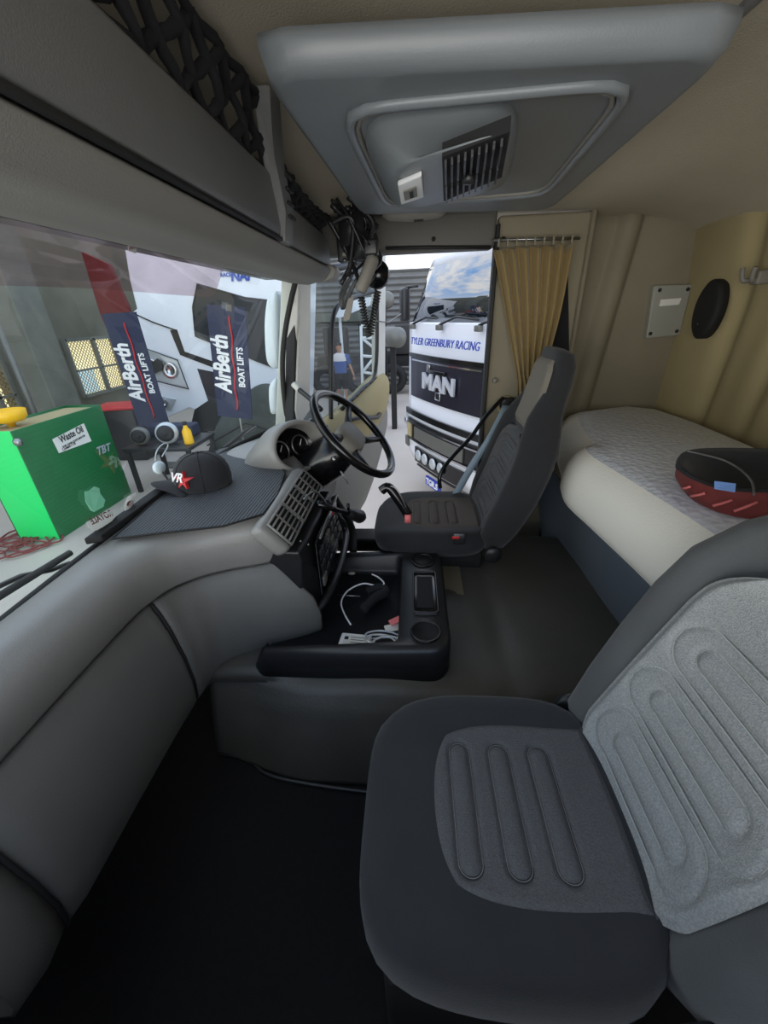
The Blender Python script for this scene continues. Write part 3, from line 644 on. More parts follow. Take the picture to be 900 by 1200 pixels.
# ---------------------------------------------------------------- non-slip mat with black edge strip
dmz = .876
mo = [W(132, 633, z=dmz), W(180, 627, z=dmz), (W(262, 618, z=dmz)), W(308, 604, z=dmz), W(326, 580, z=dmz), W(334, 556, z=dmz), W(326, 540, z=dmz), W(306, 526, z=dmz), W(270, 524, z=dmz), W(243, 527, z=dmz), W(205, 566, z=dmz), W(165, 604, z=dmz)]
mo = [V(max(p.x, -.955), p.y, p.z) for p in mo]
mo2 = []
for i, p in enumerate(mo):
    mo2 += [p.lerp(mo[i - 1], .12), p, p.lerp(mo[(i + 1) % len(mo)], .12)]
o = MB().prism(mo, (0, 0, .004)).build('dash_mat', 'rubber_mat', smooth=False); tag(o, 'dark ribbed rubber mat lying on the dashboard top', 'mat')
md = MB().tube([p + V(0, 0, .004) for p in mo], .0035, 6, closed=True).build('rubber_edge', 'black_matte', o)
es = [W(120, 637, z=dmz), W(148, 629, z=dmz), W(205, 580, z=dmz + .01), W(190, 578, z=dmz + .01)]
for p in es: p.x = max(p.x, -.965)
tr_ = MB().prism([V(-.955, .93, .872), V(-.915, .95, .872), V(-.915, 1.45, .875), V(-.958, 1.45, .875)], (0, 0, .022)).build('defrost_strip', 'black_matte', db, bevel=.004)
# ---------------------------------------------------------------- baseball cap on the mat
def cap():
    c = W(243, 573, z=.885); c = V(-.80, 1.36, .882)
    t = thing('baseball_cap', 'black baseball cap with a red star on the dashboard mat', 'cap', c)
    ang = math.radians(207); fx = V(math.cos(ang), math.sin(ang), 0); sy = V(-fx.y, fx.x, 0)
    def pt(a, s, z): return c + fx * (math.cos(a) * .10 * s) + sy * (math.sin(a) * .085 * s) + V(0, 0, z)
    rings = [[pt(2 * math.pi * k / 36, s, z) for k in range(36)] for s, z in ((1.0, .0), (1.03, .03), (1.0, .06), (.9, .088), (.72, .108), (.45, .122), (.15, .127), (.01, .127))]
    MB().loft(rings, (True, True)).build('crown', 'cap_cloth', t)
    for k in range(6):
        a = math.pi * k / 3 + .52
        MB().tube([pt(a, s, z + .001) for s, z in ((1.01, .0), (1.035, .03), (1.005, .06), (.905, .088), (.725, .108), (.45, .122), (.1, .128))], .0014, 5).build('panel_seam', 'black_matte', t)
    MB().lathe([(.008, 0), (.007, .005), (0, .007)], c + V(0, 0, .126), (0, 0, 1), 12).build('top_button', 'cap_cloth', t)
    # brim
    vs, fs = grid(lambda u, v: c + fx * ((.092 + .085 * v * math.cos((u - .5) * 2.2)) * math.cos((u - .5) * 2.3) ** .5 if True else 0) + sy * ((u - .5) * 2 * (.082 + .012 * math.sin(math.pi * v))) + V(0, 0, .020 - .030 * (abs(u - .5) * 2) ** 2 + .012 * v * (1 - (abs(u - .5) * 2) ** 2) + .008), 18, 8)
    MB().add(vs, fs).build('brim', 'cap_cloth', t, solid=.004)
    # red star and white letters on the front-right panel
    a0 = math.radians(48); nrm = (fx * math.cos(a0) + sy * math.sin(a0) * 1.0).normalized(); tan = V(-nrm.y, nrm.x, 0)
    if tan.x < 0: tan = -tan
    base = pt(a0, 1.03, .055) + nrm * .004
    upv = (V(0, 0, 1) - nrm * .32).normalized()
    pts = []
    for k in range(10):
        r = (.034 if k % 2 == 0 else .012) * (1.35 if k == 2 or k == 8 else 1); aa = math.pi / 2 + math.pi * k / 5
        pts.append(base + tan * (math.cos(aa) * r + .012) + upv * math.sin(aa) * r + nrm * .003)
    MB().prism(pts, -nrm * .012).build('star_emblem', 'red', t, smooth=False)
    text('letters', 'VR', .046, 'white', t, base + tan * -.014 + upv * .010 + nrm * .006, tan, upv, .0015, .001, shear=.3)
cap()
# ---------------------------------------------------------------- steering wheel and column
sw_c = W(418, 514, y=1.70); 
Pn = W(392, 472, y=1.74); 
# rim fitted to the seen ellipse: ends at (373,478) and (463,548)
Ra = W(372, 482, y=1.80); Rb = W(462, 546, y=1.58)
sw_c = V(-.255, 1.70, .985)
sw = thing('steering_wheel', 'black leather steering wheel in front of the driver seat', 'steering wheel', sw_c)
axis = V(.72, -.10, .68).normalized(); u_ = V(0, 1, 0); u_ = (u_ - axis * u_.dot(axis)).normalized(); w_ = axis.cross(u_)
if w_.x > 0: w_ = -w_
sw_c = sw_c + V(0, 0, -.006)
Rr = .225
MB().tube([sw_c + (u_ * math.cos(a) + w_ * math.sin(a)) * Rr for a in [2 * math.pi * k / 48 for k in range(48)]], .0175, 12, closed=True).build('rim', 'gloss_black', sw)
hb = sw_c - axis * .035
MB().loft([[hb + axis * h + (u_ * squircle(2 * math.pi * k / 28, .095 * s, .07 * s, 3)[0] + w_ * squircle(2 * math.pi * k / 28, .095 * s, .07 * s, 3)[1]) for k in range(28)] for s, h in ((.8, -.03), (1, -.01), (1.02, .01), (.9, .028), (.5, .036), (.05, .038))]).build('hub', 'trim_grey', sw)
for a in (25, 155, 215, 325):
    a = math.radians(a); dd = u_ * math.cos(a) + w_ * math.sin(a)
    MB().tube([hb + dd * .05, hb + dd * .13 + axis * .01, sw_c + dd * Rr], [.022, .016, .012], 8).build('spoke', 'black_plastic', sw)
cd_ = -axis
MB().tube([hb + cd_ * .02, hb + cd_ * .06, hb + cd_ * .12, hb + cd_ * .26 + V(-.05, 0, 0), hb + cd_ * .42 + V(-.12, 0, 0)], [.05, .085, .10, .11, .11], 18).build('column_shroud', 'gloss_black', sw)
p0 = hb + cd_ * .1 + V(0, -.08, 0)
MB().tube([p0, p0 + V(.02, -.04, .01)], .012).build('ignition_lock', 'steel', sw)
kf = MB().tube(smooth_path([W(399, 552, y=1.58), W(403, 558, y=1.575), W(408, 566, y=1.575)], 4), .004, 6).build('key_ring', 'steel', sw)
# gear selector on the dash
gs = thing('gear_selector', 'black gear selector lever with a fat knob beside the centre stack', 'lever', W(395, 600, x=-.30))
a, b, c, d = W(372, 590, x=-.36), W(392, 597, x=-.31), W(408, 601, x=-.27), W(424, 606, x=-.235)
MB().tube([a, b, c], [.014, .010, .011], 10).build('stalk', 'gloss_black', gs)
MB().tube([c, c.lerp(d, .3), c.lerp(d, .8), d], [.014, .024, .032, .022], 14).build('knob', 'black_plastic', gs)
MB().tube([c + V(0, .01, .01), c + V(0, .02, .035)], .006).build('button', 'gloss_black', gs)
MB().tube(smooth_path([W(356, 585, x=-.37), W(368, 576, x=-.35), W(378, 584, x=-.34), W(383, 594, x=-.34)], 4), .004, 6).build('trim_ring', 'steel', gs)
# indicator stalk / grab handle near the A pillar
gh = thing('mirror_stalk', 'black slanted handle rail with a pale end by the front pillar', 'handle', W(360, 470, y=1.95))
MB().tube([W(344, 450, y=2.08), W(352, 458, y=2.06)], .016, 8).build('pale_end', 'pillar_white', gh)
MB().tube(smooth_path([W(351, 457, y=2.05), W(362, 466, y=2.0), W(376, 480, y=1.9)], 4), .013, 8).build('rail', 'black_plastic', gh)
# ---------------------------------------------------------------- centre console tray
ct_ = thing('console_tray', 'black open console tray with two cup holders on the engine tunnel', 'tray', (-.16, 1.2, .35))
def rr(x0, x1, y0, y1, r, z, n=6):
    pts = []
    for cx_, cy_, a0 in ((x1 - r, y0 + r, -90), (x1 - r, y1 - r, 0), (x0 + r, y1 - r, 90), (x0 + r, y0 + r, 180)):
        for k in range(n + 1):
            a = math.radians(a0 + 90 * k / n); pts.append(V(cx_ + r * math.cos(a), cy_ + r * math.sin(a), z))
    return pts
X0, X1, Y0, Y1 = -.565, .125, .935, 1.545
def low_(r):
    for p in r:
        if p.z > .4: p.z -= .115 * sstep(-.47, -.56, p.x) * (p.z - .36) / .12
    return r
def inner(z, g=0): return rr(X0 + .03 + g, -.045 - g, Y0 + .035 + g, Y1 - .04 - g, .03, z)
MB().loft([low_(r_) for r_ in [rr(X0, X1, Y0 - .01, Y1 + .01, .07, .352), rr(X0, X1, Y0 - .005, Y1 + .005, .07, .42), rr(X0, X1, Y0, Y1, .07, .465), rr(X0 + .008, X1 - .012, Y0 + .012, Y1 - .012, .06, .482), inner(.480), inner(.468, .006), inner(.40, .012), inner(.385, .02)]], (True, True)).build('tray_body', 'black_plastic', ct_)
for nm, cy_ in (('cup_holder', 1.015), ('cup_holder', 1.445)):
    ch = MB().lathe([(.052, .0), (.050, .004), (.044, .003), (.042, -.002), (.002, -.0025)], (.042, cy_, .482), (0, 0, 1), 28).build(nm, 'dark_void', ct_)
    MB().tube([V(.042 + .048 * math.cos(a), cy_ + .048 * math.sin(a), .486) for a in [2 * math.pi * k / 28 for k in range(28)]], .004, 6, closed=True).build('rim', 'gloss_black', ch)
    if cy_ > 1.2: MB().lathe([(.036, 0), (.036, .004), (0, .004)], (.042, cy_, .482), (0, 0, 1), 24).build('cup_base', 'black_matte', ch)
bx = MB().box((.045, 1.23, .481), (.085, .25, .006)).build('recess', 'gloss_black', ct_, bevel=.003)
MB().box((.045, 1.23, .486), (.062, .19, .004)).build('recess_pad', 'dark_void', bx, bevel=.002)
MB().tube([p + V(0, 0, .006) for p in rr(0.0, .09, 1.105, 1.355, .015, .483)], .004, 6, closed=True).build('recess_rim', 'black_plastic', bx)
# things in the tray
ad = thing('power_adapter', 'white power adapter with printed label in the console tray', 'adapter', W(420, 736, z=.41))
c = V(-.205, 1.005, .41)
bd = MB().box(c + V(.0, .02, .0), (.11, .07, .035), rz=-.1).build('casing', 'white', ad, bevel=.006)
MB().box(c + V(.0, .02, .0185), (.08, .045, .001), rz=-.1).build('label_patch', 'paper', ad, smooth=False)
for k in range(3): MB().box(c + V(.01, .008 + .012 * k, .0195), (.05, .003, .001), rz=-.1).build('print_line', 'trim_grey', ad, smooth=False)
MB().box(c + V(-.03, .03, .0195), (.014, .014, .001), rz=-.1).build('print_square', 'seam_black', ad, smooth=False)
cb = MB().tube(smooth_path([W(411, 732, z=.42), W(403, 718, z=.41), W(400, 705, z=.42), W(408, 692, z=.43), W(425, 684, z=.44), W(440, 686, z=.43), W(450, 684, z=.44), W(444, 677, z=.45), W(436, 673, z=.45)], 6), .0035, 6).build('cable', 'white'); tag(cb, 'thin white cable curling across the tray from the adapter', 'cable')
pk = thing('cable_bundle', 'coiled clear cables with a pink wrapper in the tray corner', 'bundle', W(460, 730, z=.41))
rnd = random.Random(3)
c = V(-.10, 1.03, .41)
for k in range(6):
    MB().tube([c + V(math.cos(a) * (.04 + .006 * k) + rnd.uniform(-.004, .004), math.sin(a) * (.022 + .003 * k), .004 * k + .012 * math.sin(a + k)) for a in [2 * math.pi * j / 20 for j in range(20)]], .0035, 6, closed=True).build('coil', 'lens' if k % 2 else 'white', pk)
MB().prism([W(455, 728, z=.445), W(474, 719, z=.445), W(477, 724, z=.445), W(459, 734, z=.445)], (0, 0, .003)).build('wrapper', 'pink', pk, smooth=False)
MB().prism([W(450, 734, z=.43), W(470, 730, z=.43), W(474, 738, z=.43), W(452, 741, z=.43)], (0, 0, .003)).build('wrapper', 'paper', pk, smooth=False)
# dark gloves and odds in the tray
gl = MB().tube(smooth_path([W(425, 715, z=.41), W(440, 700, z=.42), W(452, 694, z=.42), W(446, 688, z=.42), W(430, 694, z=.41)], 4), .02, 8).build('cloth_rag', 'black_cloth'); tag(gl, 'crumpled dark rag in the middle of the tray', 'rag')
tg = MB().tube([W(395, 697, z=.42), W(422, 699, z=.42)], .003, 6).build('metal_rod', 'steel'); tag(tg, 'thin metal rod lying across the tray near the dashboard', 'rod')
kk = MB().ball(W(412, 672, z=.44), .012, 10, (1.4, .8, .5)).build('clip', 'shelf_light'); tag(kk, 'small pale clip on the far tray floor', 'clip')
for i, (px, py) in enumerate(((386, 712), (394, 716), (382, 722))):
    pass
for i, (px, py) in enumerate(((417, 659), (424, 660), (418, 663), (425, 664))):
    MB().lathe([(.004, .0), (.003, .003), (0, .003)], W(px, py, y=1.55), (0, -1, 0), 8).build('socket_dot', 'lens', ct_)
wh = thing('cable_spool', 'black ring shaped strap end on the tunnel beside the driver seat', 'strap', W(527, 652, z=.36))
c = W(525, 653, z=.375)
MB().tube([c + V(math.cos(a) * .05, math.sin(a) * .045, .01 * math.sin(2 * a)) for a in [2 * math.pi * k / 24 for k in range(24)]], .014, 8, closed=True).build('ring', 'gloss_black', wh)
MB().tube(smooth_path([c + V(-.04, .0, .01), c + V(-.12, .04, .03), c + V(-.2, .1, .02)], 4), .008, 8).build('strap_tail', 'black_plastic', wh)
# ================================================================ SEATS
def capsule(x, y, xc, yc, L_, r):
    dy = max(abs(y - yc) - L_, 0); return math.hypot(x - xc, dy) - r
def make_seat(name, label, loc, mats, driver=False):
    """local frame: origin on the floor under the cushion centre, seat faces -x"""
    t = thing(name, label, 'seat', loc)
    Lc = V(*loc); A_ = lambda x, y, z: Lc + V(x, y, z)
    body, insert, st, back_in, head_in, back_st = mats
    hx, hy = .27, .26
    def topz(x, y):
        return .012 * sstep(.12, .26, abs(y)) * 1.6 - .012 * sstep(-.1, -.27, x) + .03 * sstep(.12, .3, x) * .3
    rings = []; zb_ = .05 if driver else 0
    for s, z in ((.90, .40 + zb_), (.97, .41 + zb_), (1.0, .44 + zb_), (1.0, .49 + zb_ * .3), (.985, .52), (.95, .54), (.89, .552), (.8, .557), (.6, .557), (.3, .555), (.05, .553)):
        r = []
        for k in range(56):
            x, y = squircle(2 * math.pi * k / 56, hx * s, hy * s, 4.2)
            if x < 0: y *= 1 - .06 * sstep(0, -.27, x)
            r.append(A_(x, y, z + (topz(x, y) if z > .53 else 0)))
        rings.append(r)
    MB().loft(rings).build('cushion', body, t)
    # ribbed insert of the cushion
    ix, iy, icx, icy = (.185, .175, .055, 0.0)
    def ins(u, v):
        a = -1 + 2 * u; b = -1 + 2 * v
        # square -> rounded rectangle
        k = (1 - .22 * a * a * b * b) if a < 0 else (1 - .06 * a * a * b * b)
        x = icx + ix * a * k; y = icy + iy * b * k
        e = max(abs(a), abs(b)); h = .012 * sstep(1, .88, e) - .006
        for xc in (-.062, .025, .112):
            d = capsule(x, y, xc, icy - .005, .10, .022); h -= .007 * math.exp(-(d / .006) ** 2); h += .004 * sstep(.0, -.02, d)
        h -= .003 * math.exp(-((x + .02) / .01) ** 2) * 0
        return A_(x, y, .557 + topz(x, y) + h)
    vs, fs = grid(ins, 110, 90); mk('cushion_insert', vs, fs, insert, t)
    for xc in (-.062, .025, .112):
        pts = []
        for k in range(40):
            a = 2 * math.pi * k / 40; cx_, sy_ = math.cos(a), math.sin(a)
            x = xc + .022 * cx_; y = icy - .005 + (.10 if sy_ > 0 else -.10) + .022 * sy_
            pts.append(A_(x, y, .5575 + topz(x, y)))
        MB().tube(pts, .0011, 4, closed=True).build('stitching', st, t)
    # backrest: horizontal rings following a lean
    def bx_(z): return .235 + (z - .50) * (.24 if driver else .30) + .05 * math.sin((z - .5) * 2.6)
    lv = [(.47, .22, .07), (.50, .262, .10), (.56, .275, .115), (.66, .292, .12), (.78, .305, .12), (.90, .305, .115), (1.0, .285, .11), (1.08, .24, .10), (1.14, .175, .095), (1.20, .152, .092), (1.28, .145, .09), (1.36, .140, .082), (1.41, .125, .065), (1.43, .09, .035), (1.435, .03, .01)]
    kz = .86 if driver else 1.0
    if driver: lv = [(.5 + (a - .5) * kz, b * (.92 if a < 1.1 else 1), c) for a, b, c in lv]
    def bol(y, hw, z): return .062 * sstep(.50, .86, abs(y) / hw) * sstep(1.2, 1.0, z) * sstep(.48, .58, z)
    rings = []
    for z, hw, th in lv:
        r = []; x0 = bx_(z)
        for k in range(64):
            a = 2 * math.pi * k / 64; dx, y = squircle(a, 1, hw, 3.2)
            if dx < 0: xx = x0 + dx * th * .45 + th * .45 - bol(y, hw, z) * min(1, -dx * 1.3)
            else: xx = x0 + th * .45 + dx * th * .75
            r.append(A_(xx, y, z - .02 * (xx - x0)))
        rings.append(r)
    MB().loft(rings).build('backrest', body if driver else 'seat_suede', t)
    def bins(u, v):
        z = .515 + .53 * kz * v; b = -1 + 2 * u
        hw = .185 + .012 * math.sin(v * 3) - .02 * sstep(.75, 1, v) - .035 * sstep(.16, 0, v)
        hw *= 1 - .45 * max(0, (v - .82) / .18) ** 2.5
        y = b * hw; e = max(abs(b), abs(2 * v - 1))
        h = .016 * sstep(1.0, .88, e) - .008
        for zc, L_ in ((.62, .12), (.74, .13), (.86, .12)):
            d = capsule(z, y, zc, 0, L_ - .03, .024); h -= .005 * math.exp(-(d / .007) ** 2); h += .004 * sstep(0, -.02, d)
            d2 = capsule(z, y, zc, 0, L_ - .01, .052); h -= .006 * math.exp(-(d2 / .006) ** 2)
        x = bx_(z) - h - .004 + .03 * (abs(b) ** 3) * -1 * 1.0
        return A_(x, y, z)
    vs, fs = grid(bins, 90, 120); mk('backrest_insert', vs, fs, back_in, t)
    for zc, L_ in ((.62, .12), (.74, .13), (.86, .12)):
        for r_, LL, in ((.024, L_ - .03), (.052, L_ - .01)):
            pts = []
            for k in range(44):
                a = 2 * math.pi * k / 44
                z = zc + r_ * math.cos(a); y = (LL if math.sin(a) > 0 else -LL) + r_ * math.sin(a)
                hw = .2; pts.append(A_(bx_(z) - .0062 - .03 * abs(y / hw) ** 3, y, z))
            MB().tube(pts, .0016, 4, closed=True).build('stitching', back_st, t)
    def hins(u, v):
        z = (1.06 + .33 * v) if not driver else (.985 + .29 * v); b = -1 + 2 * u; hw = .115 + .01 * math.sin(v * 3) + .03 * (1 - v) ** 2
        e = max(abs(b), abs(2 * v - 1)); h = .014 * sstep(1.0, .8, e) - .006
        return A_(bx_(z) - h - .006 + .012 * sstep(.9, 1, v), b * hw * (1 - .25 * sstep(.8, 1, v)), z)
    vs, fs = grid(hins, 24, 30); mk('head_panel', vs, fs, head_in, t)
    # base below the cushion
    if driver:
        MB().loft([[A_(x * 1.0, y, z) for x, y in ((-.24 + i, -.20), (.24, -.20), (.24, .24), (-.24 + i, .24))] for z, i in ((.36, .02), (.38, .0), (.45, .0))]).build('seat_frame', 'black_matte', t, bevel=.02)
        MB().loft([[A_(x, y, z) for x, y in ((-.22, -.16), (.22, -.16), (.22, .22), (-.22, .22))] for z in (.05, .37)]).build('suspension_boot', 'black_matte', t, bevel=.02)
    else:
        MB().loft([[A_(x, y, z) for x, y in ((-.22, -.22), (.24, -.22), (.24, .22), (-.22, .22))] for z in (.01, .40)]).build('seat_base', 'black_matte', t, bevel=.02)
    # side hinge cover
    for s in (-1, 1):
        kr = .6 if driver else 1
        MB().lathe([(.0, .03 * kr), (.055 * kr, .028 * kr), (.065 * kr, .015 * kr), (.065 * kr, 0)], A_(.27, s * .262, .48), (0, s, 0), 20).build('recliner_cover', 'black_plastic', t)
    return t
ps = make_seat('passenger_seat', 'large grey and black cloth seat in the right foreground', (.165, .465, 0), ('seat_black', 'seat_mesh_dark', 'stitch_dark', 'seat_mesh', 'seat_mesh', 'stitch'))
ds = make_seat('driver_seat', 'black driver seat by the open door with a tall grey headrest', (.08, 1.765, 0), ('seat_black', 'seat_mesh_brown', 'stitch_dark', 'seat_mesh_dark', 'seat_head', 'stitch_dark'), True)
# armrest stub / arm and belt details of the driver seat
q = W(500, 575, z=.60)
ar = MB().tube(smooth_path([W(447, 575, y=1.47), W(455, 571, y=1.47), W(465, 583, y=1.46), W(478, 603, y=1.45)], 5), [.02] * 16, 8).build('seat_handle', 'gloss_black', ds)
MB().tube(smooth_path([W(452, 570, y=1.462), W(462, 571, y=1.455), W(470, 582, y=1.445), W(480, 605, y=1.44)], 5), .003, 5).build('chrome_edge', 'steel', ds)
MB().box(W(478, 608, y=1.43), (.025, .01, .035)).build('tag', 'pink', ds)
# seat belt of the driver seat
sb = thing('seat_belt', 'grey blue seat belt hanging from the door post beside the driver seat', 'belt', W(592, 470, y=2.2))
b0 = V(.50, 2.19, .99)
pts = smooth_path([b0, W(590, 483, y=2.12), W(575, 512, y=2.05), W(558, 538, y=2.0), W(545, 560, y=1.98), W(535, 578, y=1.97)], 5)
mb = MB(); vs = []
for p in pts: vs += [p + V(-.025, -.012, 0), p + V(.025, .012, 0), p + V(.025, .014, -.002), p + V(-.025, -.010, -.002)]
mb.add(vs, [(i * 4 + k, i * 4 + (k + 1) % 4, (i + 1) * 4 + (k + 1) % 4, (i + 1) * 4 + k) for i in range(len(pts) - 1) for k in range(4)])
mb.build('webbing', 'belt', sb)
MB().tube(smooth_path([W(590, 466, y=2.18), W(570, 487, y=2.14), W(552, 512, y=2.1), W(535, 530, y=2.05), W(520, 548, y=2.0), W(515, 560, y=1.98), W(516, 572, y=1.97)], 5), .011, 8).build('guard_rail', 'gloss_black', sb)
MB().box(b0 + V(0, -.005, .01), (.07, .02, .05)).build('anchor', 'black_plastic', sb, bevel=.01)
# buckles
bk = thing('seat_belt_buckle', 'black belt buckle with a red button beside the passenger seat cushion', 'buckle', W(628, 838, z=.5))
MB().box(W(636, 838, z=.50), (.05, .04, .05), rz=.4).build('housing', 'black_plastic', bk, bevel=.006)
MB().box(W(624, 829, z=.527), (.026, .02, .01), rz=.4).build('release_button', 'red', bk, bevel=.002)
bk = thing('seat_belt_buckle', 'black belt buckle with a red button beside the driver seat cushion', 'buckle', W(537, 630, y=1.45))
MB().box(W(538, 632, y=1.44), (.05, .03, .04)).build('housing', 'black_plastic', bk, bevel=.006)
MB().box(W(534, 630, y=1.42), (.03, .008, .01)).build('release_button', 'red', bk, bevel=.002)
# loose thread / elastic cord at the foot of the backrest
ec = MB().tube(smooth_path([W(777, 1112, z=.50), W(774, 1128, z=.49), W(764, 1138, z=.49), W(750, 1146, z=.48), W(738, 1158, z=.47), W(728, 1166, z=.46)], 4), .0018, 5).add(*(lambda q: (q.v, q.f))(MB().tube(smooth_path([W(777, 1114, z=.50), W(778, 1135, z=.49), W(768, 1140, z=.49), W(756, 1140, z=.48)], 4), .0016, 5))).build('loose_cord', 'lens'); tag(ec, 'thin pale loose cord hanging where passenger cushion meets backrest', 'cord')
# ================================================================ WORKSHOP OUTSIDE
GZ = -1.08
struct(MB().box((-2, 12, GZ - .05), (34, 40, .1)).build('ground_floor', 'concrete', smooth=False), 'pale concrete workshop floor').name = 'floor.001'
# far corrugated wall
def fw(u, v):
    z = GZ + 4.75 * v; return V(-11.5 + 10.3 * u, 16.0 + .03 * math.sin(z * 2 * math.pi / .2), z)
vs, fs = grid(fw, 2, 300); w1 = struct(mk('wall_back', vs, fs, 'corrugated'), 'grey corrugated steel wall of the workshop')
def fw(u, v):
    z = GZ + 3.85 * v; return V(-1.2 + 12 * u, 16.0 + .03 * math.sin(z * 2 * math.pi / .2), z)
vs, fs = grid(fw, 2, 240); struct(mk('wall_back', vs, fs, 'corrugated'), 'lower grey corrugated steel wall under a bright gap')
MB().box((-6.3, 15.9, 1.35), (10.4, .12, .3)).build('purlin', 'column_grey', w1, smooth=False)
# left wall with two barred window openings
LX = -9.0
wl = bpy.data.objects.new('wall_left', None); COL.objects.link(wl); struct(wl, 'grey green workshop wall with mesh windows')
a0, a1 = W(62, 400, x=LX), W(126, 396, x=LX); b0, b1 = W(75, 470, x=LX), W(140, 455, x=LX)
wy0, wy1, wz0, wz1 = W(72, 400, x=LX).y, W(134, 396, x=LX).y, W(100, 464, x=LX).z, W(100, 397, x=LX).z
vy0, vy1 = W(-60, 400, x=LX).y, W(22, 480, x=LX).y
def wallseg(y0, y1, z0, z1): MB().box((LX - .1, (y0 + y1) / 2, (z0 + z1) / 2), (.2, y1 - y0, z1 - z0)).build('wall_panel', 'wall_green_grey', wl, smooth=False)
wallseg(2.5, 16, wz1, 5.2); wallseg(2.5, vy0, GZ, wz1); wallseg(vy1, wy0, GZ, wz1); wallseg(wy1, 16, GZ, wz1); wallseg(wy0, wy1, GZ, wz0); wallseg(vy0, vy1, GZ, wz0 - .5)
def mesh_window(nm, y0, y1, z0, z1, label, glow):
    w = bpy.data.objects.new(nm, None); COL.objects.link(w); struct(w, label)
    MB().box((LX - .35, (y0 + y1) / 2, (z0 + z1) / 2), (.05, y1 - y0 + .8, z1 - z0 + .8)).build('glow_screen', glow, w, smooth=False)  # glowing sheet added behind the opening for outdoor daylight
    for (y, z, dy, dz) in ((y0, (z0 + z1) / 2, .08, z1 - z0 + .08), (y1, (z0 + z1) / 2, .08, z1 - z0 + .08), ((y0 + y1) / 2, (z0 + z1) / 2, .09, z1 - z0), ((y0 + y1) / 2, z0, y1 - y0, .08), ((y0 + y1) / 2, z1, y1 - y0, .08), ((y0 + y1) / 2, (z0 + z1) / 2 - .05, y1 - y0, .04)):
        MB().box((LX + .06, y, z), (.1, dy, dz)).build('window_frame', 'column_grey', w, smooth=False)
    mb = MB(); n = int((y1 - y0 + z1 - z0) / .11)
    for k in range(n):
        for s in (1, -1):
            yy = y0 + k * .11 if s > 0 else y1 - k * .11
            p, q = [yy, z0], [yy - s * (z1 - z0), z1]
            # clip to the opening
            lo, hi = 0, 1
            for t0, t1 in (((y0 - p[0]) / (q[0] - p[0]), (y1 - p[0]) / (q[0] - p[0])),):
                a, b = min(t0, t1), max(t0, t1); lo, hi = max(lo, a), min(hi, b)
            if hi > lo:
                A_ = V(LX + .03, p[0] + (q[0] - p[0]) * lo, p[1] + (q[1] - p[1]) * lo); B2 = V(LX + .03, p[0] + (q[0] - p[0]) * hi, p[1] + (q[1] - p[1]) * hi)
                mb.tube([A_, B2], .009, 4)
    o = mb.build('wire_mesh', 'mesh_wire', w); o['kind'] = 'stuff'
mesh_window('window_2', wy0, wy1, wz0, wz1, 'mesh covered workshop window with warm light', 'daylight_glow')
mesh_window('window_3', vy0, vy1, wz0 - .5, wz1, 'mesh covered workshop window at the left picture edge', 'daylight_glow')
# light blue sheet behind the lower left pane, made to glow by emission
MB().box((LX - .2, wy0 + .5, wz0 + .32), (.02, .95, .62)).build('blue_sheet', 'blue_glow', bpy.data.objects['window_2'], smooth=False)
# concrete column
col = MB().box((-7.75, 8.3, 2.0), (.5, .72, 6.2)).build('workshop_column', 'column_grey', bevel=.03, smooth=False)
for k in range(0): pass
tag(col, 'thick grey concrete column behind the green waste oil tank', 'column')
rp_ = MB().tube([W(-4, 380, y=7.2), V(W(-4, 380, y=7.2).x, 7.2, GZ)], .05, 8).build('drain_pipe', 'tank_grey'); rp_.name = 'drain_pipe'; tag(rp_, 'slim grey pipe at the left edge beside the mesh window', 'pipe')
hb_ = MB().tube([W(125, 330, y=10.05), V(W(125, 330, y=10.05).x, 10.05, GZ)], .03, 6).prism([W(95, 295, y=10), W(128, 310, y=10), W(150, 360, y=10), W(160, 420, y=10), W(140, 420, y=10), W(118, 370, y=10)], (0, .1, 0)).build('hanging_banner', 'maroon', smooth=False); tag(hb_, 'dark red banner hanging behind the white truck front', 'banner')
# ---------------------------------------------------------------- green waste oil tank
bn = thing('waste_oil_tank', 'tall green steel waste oil tank with a paper sign', 'tank', (-4.85, 4.9, GZ))
gx0, gx1, gy0, gy1, gz0, gz1 = -5.22, -4.64, 4.21, 5.69, GZ + .0, .37
th = .02
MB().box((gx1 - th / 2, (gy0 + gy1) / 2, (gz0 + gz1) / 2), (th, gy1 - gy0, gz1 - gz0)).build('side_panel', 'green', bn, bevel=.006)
MB().box(((gx0 + gx1) / 2, gy0 + .01, (gz0 + gz1) / 2), (gx1 - gx0 - .02, .02, gz1 - gz0)).build('front_panel', 'green_sunlit', bn, bevel=.006)['label'] = 'green end panel with sunlight painted into its colour'
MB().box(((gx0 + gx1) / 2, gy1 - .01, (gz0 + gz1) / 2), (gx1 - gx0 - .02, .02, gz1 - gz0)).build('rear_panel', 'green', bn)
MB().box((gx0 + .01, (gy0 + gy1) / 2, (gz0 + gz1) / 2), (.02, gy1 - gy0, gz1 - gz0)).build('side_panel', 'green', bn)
MB().box(((gx0 + gx1) / 2, (gy0 + gy1) / 2, gz1 - .04), (gx1 - gx0 - .05, gy1 - gy0 - .05, .02)).build('top_tray', 'wall_beige', bn, smooth=False)
MB().lathe([(.03, 0), (.05, .0), (.05, .03), (.025, .05), (0, .05)], W(22, 518, y=gy0) , (0, -1, 0), 14).build('hose_port', 'steel', bn)
sgn = MB().prism([W(61, 515, x=gx1 + .004), W(98, 496, x=gx1 + .004), W(107, 517, x=gx1 + .004), W(69, 531, x=gx1 + .004)], (.004, 0, 0)).build('paper_sign', 'paper', bn, smooth=False)
u0 = V(0, 1, 0); 
